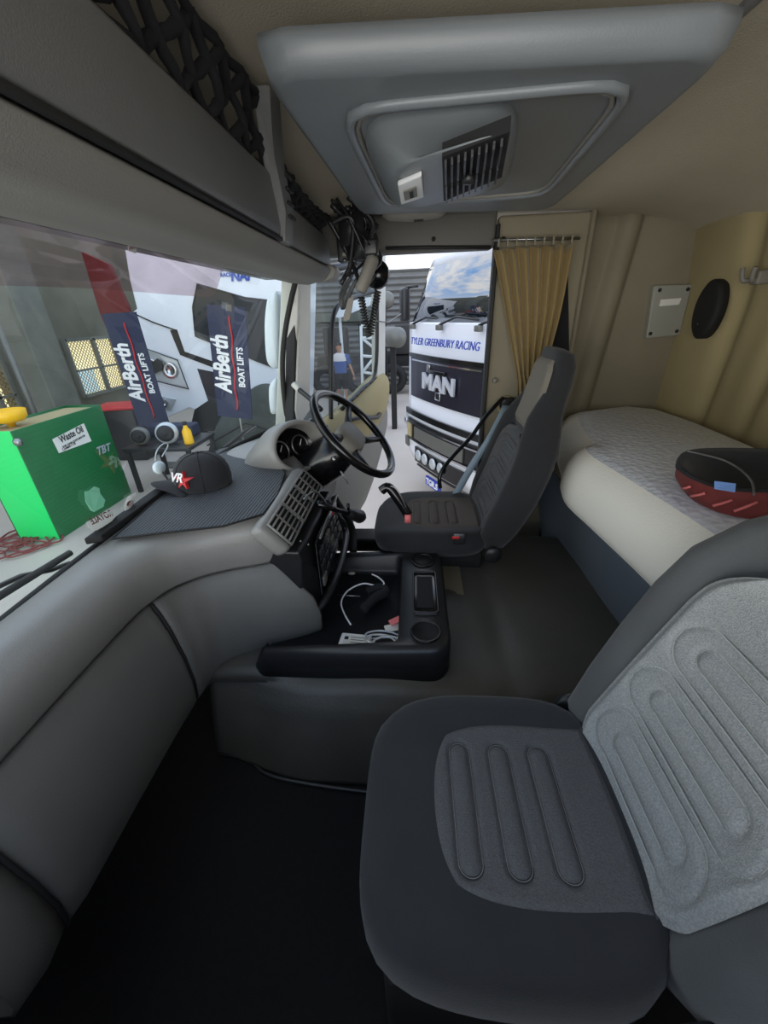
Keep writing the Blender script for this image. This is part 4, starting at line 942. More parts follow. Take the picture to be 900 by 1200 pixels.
text('sign_text', 'Waste Oil', .125, 'seam_black', sgn, W(84, 509, x=gx1 + .010), (0, 1, .10), (0, -.10, 1), .001, .003, xs=.82)
text('sign_text', 'THIS TANK CONTAINS OIL', .035, 'seam_black', sgn, W(87, 517, x=gx1 + .010), (0, 1, .10), (0, -.10, 1), .001, .001)
text('sign_text', 'Coolant / Oil', .055, 'seam_black', sgn, W(81, 523, x=gx1 + .010), (0, 1, .10), (0, -.10, 1), .001, .001, xs=.8)
text('painted_letters', 'TBT', .16, 'lens', bn, W(121, 527, x=gx1 + .006), (0, 1, -.04), (0, .04, 1), .001, .004, shear=.3)
fn = thing('oil_funnel', 'yellow plastic funnel bowl on the left end of the green tank', 'funnel', W(10, 490, y=4.5))
c = W(8, 486, y=4.55)
MB().lathe([(.03, -.16), (.05, -.10), (.15, -.08), (.19, -.04), (.20, .05), (.19, .055), (.17, 0), (.04, -.05)], c, (0, 0, 1), 24).build('bowl', 'yellow', fn)
MB().lathe([(.03, -.30), (.035, -.12)], c, (0, 0, 1), 12).build('spout', 'yellow', fn)
# red hoses on the floor
mb = MB(); rnd = random.Random(5)
for k in range(9):
    c = W(rnd.uniform(0, 55), rnd.uniform(625, 645), z=GZ + .02)
    mb.tube(smooth_path([c + V(math.cos(a) * rnd.uniform(.12, .3), math.sin(a) * rnd.uniform(.12, .28), .01 + .01 * rnd.random()) for a in [2 * math.pi * j / 8 for j in range(8)]], 4, True), .012, 6, closed=True)
o = mb.build('red_hose', 'maroon'); tag(o, 'tangle of thin red hose on the floor at the foot of the tank', 'hose', kind='thing')
yb = MB().box(W(2, 600, y=5.2), (.4, .2, .14)).build('yellow_case', 'yellow', bevel=.02); tag(yb, 'small yellow case at the left edge behind the green tank', 'case')
# ---------------------------------------------------------------- workbench clutter beyond the dash
wbn = thing('work_table', 'low dark steel table loaded with engine parts beside the tank', 'table', (-4.2, 6.4, GZ))
TZ = -.35
tc_ = V(-4.02, 6.16, TZ)
MB().box(tc_, (1.1, .9, .06)).build('table_top', 'black_plastic', wbn, bevel=.01)
for sx in (-1, 1):
    for sy in (-1, 1): MB().box(tc_ + V(sx * .5, sy * .4, (GZ - TZ) / 2 - .03), (.06, .06, TZ - GZ)).build('leg', 'black_plastic', wbn, smooth=False)
def part_pulley(c, r, label, mtl='tank_grey'):
    t = thing('alternator', label, 'machine part', c)
    c = V(*c)
    MB().lathe([(.02, -.0), (r * .6, .0), (r, .03), (r, .12), (r * .8, .15), (r * .3, .15)], c + V(0, 0, r), (.5, -.85, .1), 20).build('housing', mtl, t)
    MB().lathe([(r * .7, 0), (r * .75, .03), (r * .4, .05), (r * .2, .04), (r * .2, .06), (0, .06)], c + V(0, -.0, r) + V(.06, -.14, .02), (.5, -.85, .1), 18).build('pulley', 'black_matte', t)
    for k in range(4): MB().ball(c + V(.05 * math.cos(k * 1.7), -.06, r + .1 * math.sin(k * 1.7)), .035, 8).build('bolt_lug', mtl, t)
part_pulley((-4.38, 5.98, TZ + .03), .14, 'round grey machine part with a dark pulley nearest the green tank')
part_pulley((-3.95, 6.02, TZ + .03), .17, 'larger pale machine part with black pulley right of the first one', 'lens')
bx_ = MB().box((-4.1, 6.46, TZ + .13), (.8, .26, .2)).build('parts_crate', 'navy', bevel=.03); tag(bx_, 'dark blue crate at the back of the parts table', 'crate')
rd = MB().box((-5.75, 7.6, -.02), (.9, .7, .06), rz=.2).build('red_board', 'red', bevel=.02); tag(rd, 'red board leaning on the back of the parts table', 'board')
MB2 = MB(); MB2.box((-5.75, 7.6, (GZ - .05) / 2), (.7, .5, -.05 - GZ))
rd2 = MB2.build('storage_box', 'black_plastic', bevel=.02); tag(rd2, 'black box carrying the red board behind the tank', 'box')
yb = thing('oil_bottle', 'yellow bottle standing at the right end of the parts table', 'bottle', (-3.58, 5.95, TZ + .03))
c = V(-3.58, 5.95, TZ + .03)
MB().lathe([(.0, 0), (.07, 0), (.075, .02), (.07, .2), (.03, .27), (.03, .32), (0, .32)], c, (0, 0, 1), 14).build('body', 'yellow', yb)
MB().lathe([(.035, .30), (.035, .35), (0, .35)], c, (0, 0, 1), 12).build('cap', 'seam_black', yb)
# ---------------------------------------------------------------- second white truck seen through the windscreen
TY = 8.6
def Q(px, py, dy=0.): return W(px, py, y=TY + dy)
wt_ = thing('white_truck', 'white truck cab seen through the windscreen with headlamps at its left', 'truck', (Q(230, 420).x, TY, GZ))
body = [(142, 270), (340, 270), (340, 505), (246, 505), (232, 482), (222, 478), (190, 492), (176, 462), (158, 402), (146, 372), (160, 362), (152, 330)]
MB().prism([Q(*p) for p in body], (0, 2.3, 0)).build('cab_body', 'white_paint', wt_, bevel=.03, smooth=False)
def pan(name, poly, dy, m, par=None, th=.03, **k): return MB().prism([Q(px, py, -dy) for px, py in poly], (0, th, 0)).build(name, m, par or wt_, **k)
pan('side_window', [(231, 333), (287, 349), (318, 352), (318, 430), (262, 407), (229, 394), (226, 360)], .02, 'side_glass', smooth=False)
MB().tube([Q(px, py, -.02) for px, py in [(231, 333), (287, 349), (318, 352), (318, 430), (262, 407), (229, 394), (226, 360)]], .018, 6, closed=True).build('window_seal', 'seam_black', wt_)
pan('door_gap', [(199, 387), (207, 386), (216, 412), (268, 430), (266, 437), (211, 416)], .012, 'seam_black', smooth=False)
MB().tube([Q(px, py, -.012) for px, py in [(146, 375), (158, 368), (180, 378), (206, 387)]], .014, 6).build('panel_gap', 'seam_black', wt_)
MB().tube([Q(px, py, -.01) for px, py in [(187, 290), (214, 299), (216, 285)]], .01, 6).build('panel_gap', 'trim_grey', wt_)
pan('arch_gap', [(231, 432), (256, 437), (262, 480), (246, 476)], .012, 'grille_dark', smooth=False)
hl = pan('headlamp', [(159, 405), (208, 423), (220, 455), (178, 444)], .03, 'lens', smooth=False, bevel=.01)
MB().tube([Q(px, py, -.05) for px, py in [(158, 404), (208, 422), (221, 456), (177, 445)]], .014, 6, closed=True).build('lamp_surround', 'seam_black', hl)
for (px, py, r) in ((178, 428, .13), (199, 434, .16)):
    MB().lathe([(0, -.02), (r * .5, -.01), (r, .03), (r * 1.05, .02), (r * 1.05, 0)], Q(px, py, -.05), (0, -1, 0), 20).build('lamp_lens', 'chrome', hl)
MB().prism([Q(px, py, -.09) for px, py in [(166, 434), (184, 420), (190, 424), (190, 434), (172, 442)]], (0, .02, 0)).build('lamp_mask', 'gloss_black', hl, smooth=False)
fl = pan('fog_lamp', [(181, 463), (206, 468), (200, 482), (186, 478)], .03, 'lens', smooth=False, bevel=.006)
MB().lathe([(0, -.01), (.06, .0), (.09, .03), (.09, .0)], Q(193, 472, -.05), (0, -1, 0), 16).build('lamp_lens', 'chrome', fl)
text('side_lettering', 'NAI', .22, 'blue', wt_, Q(281, 324, -.02), (1, 0, 0), (0, 0, 1), .002, .01, shear=.2)
text('side_lettering', 'MUR\nRACE', .09, 'blue', wt_, Q(264, 319, -.02), (1, 0, 0), (0, 0, 1), .002, .004)
pan('wheel_arch', [(222, 505), (228, 480), (246, 468), (266, 474), (282, 505)], .02, 'gloss_black', smooth=False)
MB().tube([Q(257, 512, .2) + V(.42 * math.cos(a), 0, .42 * math.sin(a)) for a in [2 * math.pi * k / 28 for k in range(28)]], .13, 10, closed=True).build('tyre', 'black_matte', wt_)
tpm = thing('reflection_mound', 'large dark mound added for the dashboard reflection before the white truck wheels', 'reflection', (-2.9, 6.9, GZ))  # added mound in place of the dashboard's reflection in the windscreen
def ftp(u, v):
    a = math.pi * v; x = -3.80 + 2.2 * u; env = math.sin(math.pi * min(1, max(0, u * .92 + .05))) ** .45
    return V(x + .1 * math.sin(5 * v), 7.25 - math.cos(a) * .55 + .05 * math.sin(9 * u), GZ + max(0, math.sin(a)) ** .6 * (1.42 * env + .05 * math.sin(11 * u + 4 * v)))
vs, fs = grid(ftp, 30, 20); mk('mound_shell', vs, fs, 'dash_reflection', tpm, solid=.01)
MB().tube([V(-3.7, 6.68, GZ + .5), V(-2.9, 6.65, GZ + .9), V(-1.8, 6.68, GZ + .5)], .015, 6).build('reflection_mound_line', 'seam_black', tpm)
# boat lift banners
def banner(cpx, cpy, y, wdt, hgt, tilt, label, body1, body2):
    c = W(cpx, cpy, y=y); t = thing('advertising_banner', label, 'banner', (c.x, c.y, GZ))
    u = V(math.cos(tilt), 0, math.sin(tilt)); w = V(-math.sin(tilt), 0, math.cos(tilt)); nrm = V(0, -1, 0)
    q = [c - u * wdt / 2 - w * hgt / 2, c + u * wdt / 2 - w * hgt / 2, c + u * wdt / 2 + w * hgt / 2, c - u * wdt / 2 + w * hgt / 2]
    MB().prism(q, (0, .03, 0)).build('cloth_panel', 'navy', t, smooth=False)
    text('lettering', body1, wdt * .62, 'white', t, c - u * wdt * .22 + nrm * .01, w, -u, .002, .012, shear=.15, xs=hgt / 1.34 * .50 / wdt * .62)
    text('lettering', body2, wdt * .24, 'white', t, c + u * wdt * .30 + nrm * .01 - w * .02, w, -u, .002, .004, xs=hgt / 1.34 * .62 / wdt * .62)
    pts = [c + u * (wdt * .10 + .012 * math.sin(k * .9)) + w * hgt * (-.42 + .84 * k / 20) + nrm * .012 for k in range(21)]
    MB().tube(pts, .012, 6).build('wave_line', 'red', t)
    MB().tube([V(q[0].x + wdt / 2, y + .05, GZ), c + V(0, .05, 0)], .015, 6).build('pole', 'steel', t)
    MB().box((q[0].x + wdt / 2, y + .1, GZ + .02), (wdt * .9, .3, .04)).build('foot', 'tank_grey', t, smooth=False)
banner(270, 428, 6.0, .54, 1.55, -.12, 'dark blue upright banner with white sideways lettering in front of the side window', 'AirBerth', 'BOAT LIFTS')
banner(161, 437, 6.9, .58, 1.86, .02, 'dark blue banner reflection left of the headlamp beside the mesh window', 'AirBerth', 'BOAT LIFTS')  # solid banner built for a ghostly reflection in the windscreen
# ---------------------------------------------------------------- white truck beside the open door
TC = W(518, 447, y=5.2)
mt_ = thing('parked_truck', 'white cab-over truck with dark grille standing outside the open driver door', 'truck', (TC.x, TC.y, GZ), rot=(0, 0, math.radians(-62.3)), local=True)
mb = MB()
def hexs(z, yf, w=1.22, curve=.10):
    # plan outline of the cab at height z; front bulges to -y
    pts = []
    for k in range(17):
        t = -1 + 2 * k / 16; pts.append(V(w * t * (1 - .03 * t * t), yf + curve * t * t + .30 * sstep(.86, 1, abs(t)), z))
    return pts + [V(w, 2.3, z), V(-w, 2.3, z)]
MB().loft([hexs(.42, .05), hexs(.60, -.03), hexs(.95, -.06), hexs(1.3, -.02), hexs(2.38, .0), hexs(2.40, .0)]).build('cab_body', 'white_paint', mt_)
MB().loft([hexs(3.02, .30), hexs(3.2, .38), hexs(3.5, .6), hexs(3.6, .9)]).build('roof', 'white_paint', mt_)
MB().loft([[V(p.x * .985, p.y + .02 + (z - 2.36) * .42, z) for p in hexs(z, 0)] for z in (2.36, 2.7, 3.05)]).build('windscreen_pane', 'truck_glass', mt_)
for s in (-1, 1): MB().tube([V(s * 1.17, .28, 2.38), V(s * 1.13, .60, 3.04)], .06, 8).build('corner_pillar', 'white_paint', mt_)
def fy(x, z):
    t = x / 1.22; return -.02 + .10 * t * t + (.30 * sstep(.86, 1, abs(t)))
def fp(name, poly, m, off=.015, par=None, n=8, th=.03):
    """panel following the bulged front; poly = x0,x1 with z lower/upper at each end"""
    (x0, z0a, z0b), (x1, z1a, z1b) = poly
    rows = []
    for k in range(n + 1):
        t = k / n; x = x0 + (x1 - x0) * t; za = z0a + (z1a - z0a) * t; zb = z0b + (z1b - z0b) * t; y = fy(x, za) - off
        rows.append([V(x, y, za), V(x, y, zb), V(x, y + th, zb), V(x, y + th, za)])
    return MB().loft(rows).build(name, m, par or mt_, smooth=False)
g1 = fp('grille_panel', ((-.86, 1.44, 1.98), (.86, 1.44, 1.98)), 'grille_dark', .02)
fp('grille_lip', ((-.88, 1.97, 2.02), (.88, 1.97, 2.02)), 'gloss_black', .035)
fp('chrome_bar', ((-.80, 1.925, 1.945), (.80, 1.925, 1.945)), 'chrome', .028)
text('chrome_letters', 'MAN', .26, 'bright_chrome', g1, (0.0, fy(0, 1.7) - .045, 1.70), (1, 0, 0), (0, 0, 1), .012, .012, xs=1.35)
MB().box((-.02, -.06, 1.84), (.36, .03, .045)).build('emblem_bar', 'gloss_black', g1, bevel=.01)
MB().box((-.24, -.055, 1.87), (.07, .03, .09)).build('emblem_badge', 'chrome', g1, bevel=.005)
lb = MB().tube([V(-.05, -.06, 1.51), V(.06, -.06, 1.51), V(.06, -.06, 1.60), V(-.05, -.06, 1.60)], .010, 6, closed=True).build('emblem_frame', 'chrome', g1)
text('emblem_letter', 'E', .08, 'chrome', lb, (0.005, -.065, 1.555), (1, 0, 0), (0, 0, 1), .004, .002)
text('race_lettering', 'TYLER GREENBURY RACING', .125, 'truck_blue', mt_, (.07, fy(.0, 2.2) - .06, 2.18), (1, 0, 0), (0, 0, 1), .004, -.0005, xs=.96, shear=.25)
fp('black_trim_strip', ((-1.0, 1.17, 1.25), (1.0, 1.17, 1.25)), 'gloss_black', .05)
g2 = fp('lower_grille', ((-.90, .83, 1.12), (.90, .83, 1.12)), 'gloss_black', .055)
fp('radiator_mesh', ((-.62, .86, 1.04), (.62, .86, 1.04)), 'tank_grey', .075, g2)
fp('chrome_edge', ((-.88, .82, .845), (.88, .82, .845)), 'chrome', .085, g2)
fp('chrome_edge', ((-.88, 1.06, 1.08), (.88, 1.06, 1.08)), 'chrome', .08, g2)
fp('side_duct', ((-.88, .85, 1.06), (-.74, .85, 1.06)), 'wall_beige', .075, g2)
fp('step_slot', ((-.62, .52, .74), (.62, .52, .74)), 'gloss_black', .06)
for i, x in enumerate((-.45, -.25, -.02, .18)):
    MB().lathe([(0, .03), (.06, .025), (.08, .01), (.08, 0)], V(x, fy(x, .6) - .075, .65), (0, -1, 0), 16).build('round_lamp', 'lens', mt_)
fp('bumper_line', ((-.55, .47, .49), (.55, .47, .49)), 'gloss_black', .06)
for s in (-1, 1):
    x0, x1 = (-1.20, -.97) if s < 0 else (.97, 1.20)
    h_ = fp('headlamp', ((x0, .93, 1.17), (x1, .90, 1.17)), 'lens', .03)
    for k in range(2): MB().lathe([(0, .02), (.045, .015), (.055, 0)], V(x0 + .06 + .11 * k, fy(x0 + .06 + .11 * k, 1) - .04, 1.04), (0, -1, 0), 14).build('lamp_bulb', 'chrome', h_)
    fp('indicator_lamp', ((x0 + .02, .68, .80), (x0 + .13, .68, .80)), 'lens', .04)
    fp('fog_lamp', ((x0 + .15, .66, .80), (x0 + .27, .65, .79)), 'tank_grey', .05)
npx = fp('number_plate', ((-.19, .30, .43), (.19, .30, .43)), 'truck_blue', .09)
text('plate_text', 'TGR.S', .12, 'white', npx, (0, fy(0, .4) - .098, .365), (1, 0, 0), (0, 0, 1), .003, .003)
for x in (-.75, .0, .72):
    ws_ = MB().box((x, fy(x, 2.3) - .04, 2.35), (.09, .06, .06)).build('wiper_mount', 'tank_grey', mt_, bevel=.01)
    MB().tube([V(x, fy(x, 2.3) - .04, 2.38), V(x + .25, fy(x, 2.3) + .03, 2.46), V(x + .62, fy(x, 2.3) + .06, 2.43)], .014, 6).build('wiper_arm', 'black_plastic', ws_)
MB().loft([[V(-1.27, y, z) for y, z in ((.28, 1.45), (.45, 1.45), (.45, 2.05), (.28, 2.05))], [V(-1.21, y, z) for y, z in ((.20, 1.42), (.5, 1.42), (.5, 2.1), (.20, 2.1))]]).build('wind_deflector', 'white_paint', mt_, bevel=.02, smooth=False)
MB().tube([V(-1.26, .22, 1.5), V(-1.26, .22, 2.0)], .02, 6).build('deflector_gap', 'seam_black', mt_)
for s in (-1, 1):
    MB().tube([V(s * 1.05, 1.3, .5) + V(0, math.cos(a) * .36, math.sin(a) * .36) for a in [2 * math.pi * k / 28 for k in range(28)]], .15, 10, closed=True).build('tyre', 'black_matte', mt_)
mr_ = MB().box((-1.38, .18, 2.62), (.16, .12, .44)).build('side_mirror', 'black_plastic', mt_, bevel=.04)
MB().tube([V(-1.20, .3, 2.85), V(-1.38, .2, 2.84)], .02).build('mirror_arm', 'black_plastic', mr_)
# ---------------------------------------------------------------- background machinery
dk = thing('parked_trailer', 'dark machine frame with tanks standing against the corrugated wall', 'trailer', (-1.3, 14.3, GZ))
MB().box((-.6, 14.6, GZ + 1.05), (5.4, .5, .35)).build('chassis', 'black_matte', dk, bevel=.03)
for k in range(5): MB().tube([V(-3.0 + k * 1.15, 14.1, GZ + .5) + V(math.cos(a) * .36, 0, math.sin(a) * .36) for a in [2 * math.pi * j / 20 for j in range(20)]], .14, 8, closed=True).build('tyre', 'black_matte', dk)
for k in range(4): MB().box((-2.6 + k * 1.2, 14.5, GZ + 1.7), (.8, .5, .9 + .2 * (k % 2))).build('equipment_box', 'black_plastic', dk, bevel=.04)
for (px, py, y, r, lb_) in ((449, 352, 12.5, .22, 'round grey tank high behind the white truck corner'), (446, 392, 12.0, .20, 'round grey tank below the upper one behind the white truck'), (460, 395, 9.5, .21, 'nearest round grey tank touching the white truck side in view')):
    t = thing('air_tank', lb_, 'tank', W(px, py, y=y)); c = W(px, py, y=y)
    MB().lathe([(0, -.4), (r * .6, -.37), (r, -.25), (r, .25), (r * .6, .37), (0, .4)], c, (.5, -.8, 0), 20).build('shell', 'tank_grey', t)
    MB().box((c.x, c.y + .1, (c.z - r + GZ) / 2 + .02), (.12, .3, c.z - r - GZ + .1)).build('stand', 'black_matte', t, smooth=False)
# white lattice stand
ls = thing('lattice_stand', 'white lattice mast standing on the concrete seen through the door window', 'stand', W(430, 470, y=10.5))
y = 10.3
for (a, b) in (((423, 382), (425, 470)), ((438, 384), (437, 466)), ((423, 382), (438, 384)), ((424, 396), (437, 407)), ((424, 396), (438, 396)), ((436, 422), (425, 436)), ((425, 436), (437, 438)), ((425, 417), (437, 418))):
    MB().tube([W(*a, y=y), W(*b, y=y)], .035, 6).build('brace' if a[0] + 2 < b[0] or b[0] < a[0] else 'post', 'white', ls)
for a in ((425, 470), (437, 466)):
    p = W(*a, y=y); MB().tube([p, V(p.x, p.y, GZ)], .035, 6).build('post', 'white', ls)
# white awning / bonnet piece behind the window top
aw = MB().tube([W(398, 372, y=13.3), V(W(398, 372, y=13.3).x, 13.3, GZ)], .05, 6).prism([W(393, 372, y=13), W(402, 352, y=13), W(436, 348, y=13), (W(434, 358, y=13)), W(414, 366, y=13), W(400, 372, y=13)], (0, .6, 0)).build('raised_bonnet', 'white_paint', smooth=False)
aw['label'] = 'white raised panel high against the corrugated wall in the door window'; aw['category'] = 'panel'
# ---------------------------------------------------------------- walking person
def person():
    F = W(401, 455, y=12.4); f0 = V(F.x, 12.4, GZ)
    t = thing('person', 'person in white and blue T-shirt and black shorts walking outside', 'person', f0)
    sk = [  # x, z, y, r
        ((0, .95, 0), .13), ((0, 1.10, 0), .125), ((0, 1.28, 0), .15), ((0, 1.43, 0), .12), ((0, 1.52, 0), .055), ((0, 1.60, -.02), .055),
        ((.10, .88, 0), .10), ((.11, .50, -.03), .062), ((.11, .42, -.03), .055), ((.12, .10, .0), .04), ((.12, .04, .0), .045), ((.13, .03, -.15), .035),
        ((-.10, .88, 0), .10), ((-.12, .50, .03), .062), ((-.12, .42, .05), .055), ((-.13, .10, .12), .04), ((-.13, .04, .12), .045), ((-.14, .03, -.02), .035),
        ((.19, 1.42, 0), .065), ((.29, 1.16, .0), .046), ((.38, .93, -.05), .034), ((.40, .86, -.06), .03),
        ((-.19, 1.42, 0), .065), ((-.27, 1.16, .02), .046), ((-.30, .92, -.04), .034), ((-.30, .85, -.05), .03)]
    ed = [(0, 1), (1, 2), (2, 3), (3, 4), (4, 5), (0, 6), (6, 7), (7, 8), (8, 9), (9, 10), (10, 11), (0, 12), (12, 13), (13, 14), (14, 15), (15, 16), (16, 17), (3, 18), (18, 19), (19, 20), (20, 21), (3, 22), (22, 23), (23, 24), (24, 25)]
    def skin(name, vs, es, m, rt=0):
        me = bpy.data.meshes.new(name); me.from_pydata([(p[0][0], p[0][2], p[0][1]) for p in vs], es, []); o = bpy.data.objects.new(name, me); COL.objects.link(o); o.parent = t
        o.modifiers.new('k', 'SKIN'); s = o.modifiers.new('s', 'SUBSURF'); s.levels = s.render_levels = 2
        for i, p in enumerate(vs):
            d = me.skin_vertices[0].data[i]; d.radius = (p[1], p[1] * .8); d.use_root = (i == rt)
        me.materials.append(MATS[m]); return o
    skin('body', sk, ed, 'skin')
    L_ = MB(); b = f0
    # shirt: white yoke over blue body, sleeves
    def ring(z, rx, ry, n=20, cx=0): return [b + V(cx + rx * math.cos(2 * math.pi * k / n), ry * math.sin(2 * math.pi * k / n), z) for k in range(n)]
    MB().loft([ring(.90, .19, .14), ring(1.05, .18, .135), ring(1.2, .205, .145), ring(1.30, .22, .15)], (False, False)).build('blue_shirt', 'blue_cloth', t)
    MB().loft([ring(1.295, .222, .152), ring(1.38, .23, .15), ring(1.46, .19, .12), ring(1.52, .09, .08)], (False, False)).build('white_yoke', 'white_cloth', t)
    for s, e in ((1, (.27, 0, 1.20)), (-1, (-.26, .02, 1.20))):
        MB().tube([b + V(s * .16, 0, 1.45), b + V(s * .21, 0, 1.40), b + V(*e)], [.07, .085, .075], 12).build('sleeve', 'blue_cloth', t)
    MB().loft([ring(.96, .185, .14), ring(.85, .20, .15), ring(.78, .205, .155)], (False, False)).build('shorts', 'black_cloth', t)
    for s in (-1, 1): MB().loft([ring(.84, .115, .14, cx=s * .10), ring(.55, .11, .12, cx=s * .12), ring(.50, .11, .12, cx=s * .12)], (False, False)).build('shorts_leg', 'black_cloth', t)
    h = b + V(0, -.02, 1.66)
    hd_ = MB().loft([[h + V(.078 * s * math.cos(2 * math.pi * k / 20), .095 * s * math.sin(2 * math.pi * k / 20), z) for k in range(20)] for s, z in ((.45, -.125), (.72, -.10), (.9, -.04), (1, .02), (.97, .07), (.75, .11), (.3, .13), (.02, .132))]).build('head', 'skin', t)
    for s in (-1, 1):
        MB().ball(h + V(s * .03, -.088, .01), .011, 8).build('eye', 'seam_black', hd_)
        MB().ball(h + V(s * .08, 0, .0), .02, 8, (.4, .8, 1.3)).build('ear', 'skin', hd_)
    MB().tube([h + V(0, -.09, .015), h + V(0, -.112, -.025)], [.008, .014], 8).build('nose', 'skin', hd_)
    MB().tube([h + V(-.022, -.09, -.06), h + V(.022, -.09, -.06)], .005, 6).build('mouth', 'maroon', hd_)
    MB().loft([[h + V(.084 * s * math.cos(2 * math.pi * k / 20), .006 + .098 * s * math.sin(2 * math.pi * k / 20), z) for k in range(20)] for s, z in ((.99, .05), (1.02, .08), (.85, .125), (.4, .145), (.02, .148))]).build('hair', 'hair', hd_)
    for s, x, y_ in ((1, .13, -.06), (-1, -.13, .06)): MB().loft([[b + V(x + .05 * q_ * math.cos(2 * math.pi * k / 14), y_ + .13 * q_ * math.sin(2 * math.pi * k / 14), z) for k in range(14)] for q_, z in ((1, 0), (1.05, .04), (.8, .09), (.4, .1))]).build('shoe', 'black_cloth', t)
    for s, hx, hz, hy in ((1, .405, .84, -.065), (-1, -.30, .83, -.055)):
        for k in range(4): MB().tube([b + V(hx - .02 + k * .013, hy, hz), b + V(hx - .02 + k * .013, hy - .015, hz - .05 - .012 * (k in (1, 2))), b + V(hx - .02 + k * .013, hy + .0, hz - .085)], .0085, 6).build('finger', 'skin', t)
        MB().tube([b + V(hx - s * .02, hy - .01, hz + .01), b + V(hx - s * .035, hy - .03, hz - .035)], .009, 6).build('thumb', 'skin', t)
person()
# ---------------------------------------------------------------- exterior mirrors and wipers of our cab
for nm, poly, lb_ in (('exterior_mirror', [(314, 350), (318, 345), (327, 347), (328, 420), (326, 431), (319, 431), (313, 420), (311, 380)], 'tall pale exterior mirror shell outside the windscreen edge'), ('exterior_mirror', [(318, 448), (326, 446), (327, 480), (323, 485), (318, 482), (316, 460)], 'small pale lower exterior mirror under the tall one')):
    pts = smooth_path([W(px, py, y=2.55) for px, py in poly], 4, True); c = sum(pts, V(0, 0, 0)) / len(pts)
    t = thing('exterior_mirror', lb_, 'mirror', c)
    MB().loft([[c.lerp(p, .7) + V(0, -.035, 0) for p in pts], [c.lerp(p, .95) + V(0, -.02, 0) for p in pts], pts, [p + V(0, .12, 0) for p in pts]]).build('shell', 'mirror_shell', t)
    MB().tube([c + V(0, .08, 0), V(-.62, 2.42, c.z)], .015, 8).build('arm', 'black_plastic', t)
def wiper(name, p, label):
    t = thing('windscreen_wiper', label, 'wiper', p[0]); MB().tube(p[:2], .010, 8).build('blade', 'black_matte', t); MB().tube(p[2:], .007, 6).build('arm', 'black_plastic', t); return t
wiper('w', [W(82, 648, x=-1.02), W(-60, 735, x=-1.00), W(82, 660, x=-1.05), W(60, 668, x=-1.04), W(25, 675, x=-1.05), W(-40, 705, x=-1.04)], 'black windscreen wiper low at the left edge of the windscreen')
wiper('w', [W(290, 503, x=-1.08), W(200, 575, x=-1.06), W(300, 500, x=-1.10), W(250, 535, x=-1.10), W(228, 556, x=-1.08)], 'black windscreen wiper outside behind the baseball cap')
# stickers on the glass
def onglass(px, py, off=.012):
    # nearest point on the windscreen surface along the pixel ray
    best = None
    d = (right * ((px - CX) / F_PX) - up * ((py - CY) / F_PX) + fwd).normalized()
    for i in range(121):
        for j in range(41):
            p = wsp(i / 120, j / 40); q = p - CAM; e = (q - d * q.dot(d)).length
            if best is None or e < best[0]: best = (e, q.dot(d))
    return CAM + d * (best[1] - off)
st1 = thing('window_sticker', 'pale sticker with a printed crest and red bordered word low on the windscreen', 'sticker', onglass(118, 598))
MB().prism([onglass(px, py) for px, py in [(101, 612), (133, 597), (137, 608), (130, 618), (110, 622), (104, 618)]], (.001, 0, 0)).build('word_plate', 'sticker_white', st1, smooth=False)
MB().prism([onglass(px, py) for px, py in [(100, 588), (99, 576), (104, 575), (110, 570), (116, 572), (117, 578), (123, 586), (121, 594), (110, 600), (106, 598)]], (.001, 0, 0)).build('crest', 'sticker_green', st1, smooth=False)
a, b = onglass(106, 612, .018), onglass(131, 601, .018); u = (b - a).normalized(); n_ = (CAM - a).normalized(); w_ = n_.cross(u).normalized()
if w_.z < 0: w_ = -w_
text('print_word', 'ROYALE', (b - a).length * .27, 'maroon', st1, (a + b) / 2, -u, w_, .0003, .0004)
st2 = thing('window_sticker', 'small pale leaf shaped sticker with dark red centre at the glass foot', 'sticker', onglass(152, 590))
MB().prism([onglass(px, py) for px, py in [(146, 602), (146, 590), (150, 582), (159, 577), (158, 586), (153, 596)]], (.001, 0, 0)).build('sticker_body', 'sticker_white', st2, smooth=False)
MB().prism([onglass(px, py, .016) for px, py in [(148, 596), (149, 589), (155, 584), (155, 590), (151, 595)]], (.001, 0, 0)).build('sticker_print', 'maroon', st2, smooth=False)
st3 = MB().prism([onglass(px, py) for px, py in [(151, 285), (160, 288), (159, 297), (150, 294)]], (.001, 0, 0)).build('window_tag', 'paper', smooth=False); tag(st3, 'tiny white tag stuck high on the windscreen', 'sticker')
st4 = MB().prism([onglass(px, py) for px, py in [(265, 357), (271, 357), (271, 365), (265, 364)]], (.001, 0, 0)).build('window_tag', 'paper', smooth=False); tag(st4, 'tiny white tag on the windscreen in front of the dark side window', 'sticker')
sm = thing('wide_angle_mirror', 'small round pale mirror with loop arm outside behind the dash cap', 'mirror', W(187, 548, x=-1.15))
c = W(187, 548, x=-1.15)
MB().lathe([(0, .012), (.022, .01), (.03, 0), (.028, -.01), (0, -.014)], c, (.9, -.4, 0), 20).build('disc', 'mirror_shell', sm)
MB().tube(smooth_path([W(182, 540, x=-1.15), W(184, 528, x=-1.15), W(192, 520, x=-1.15), W(197, 522, x=-1.15), W(190, 535, x=-1.15)], 4), .003, 6).build('loop_arm', 'lens', sm)
MB().tube([c, V(c.x + .03, c.y, c.z - .08), V(-1.02, c.y - .05, .76)], .005, 6).build('mount_rod', 'seam_black', sm)
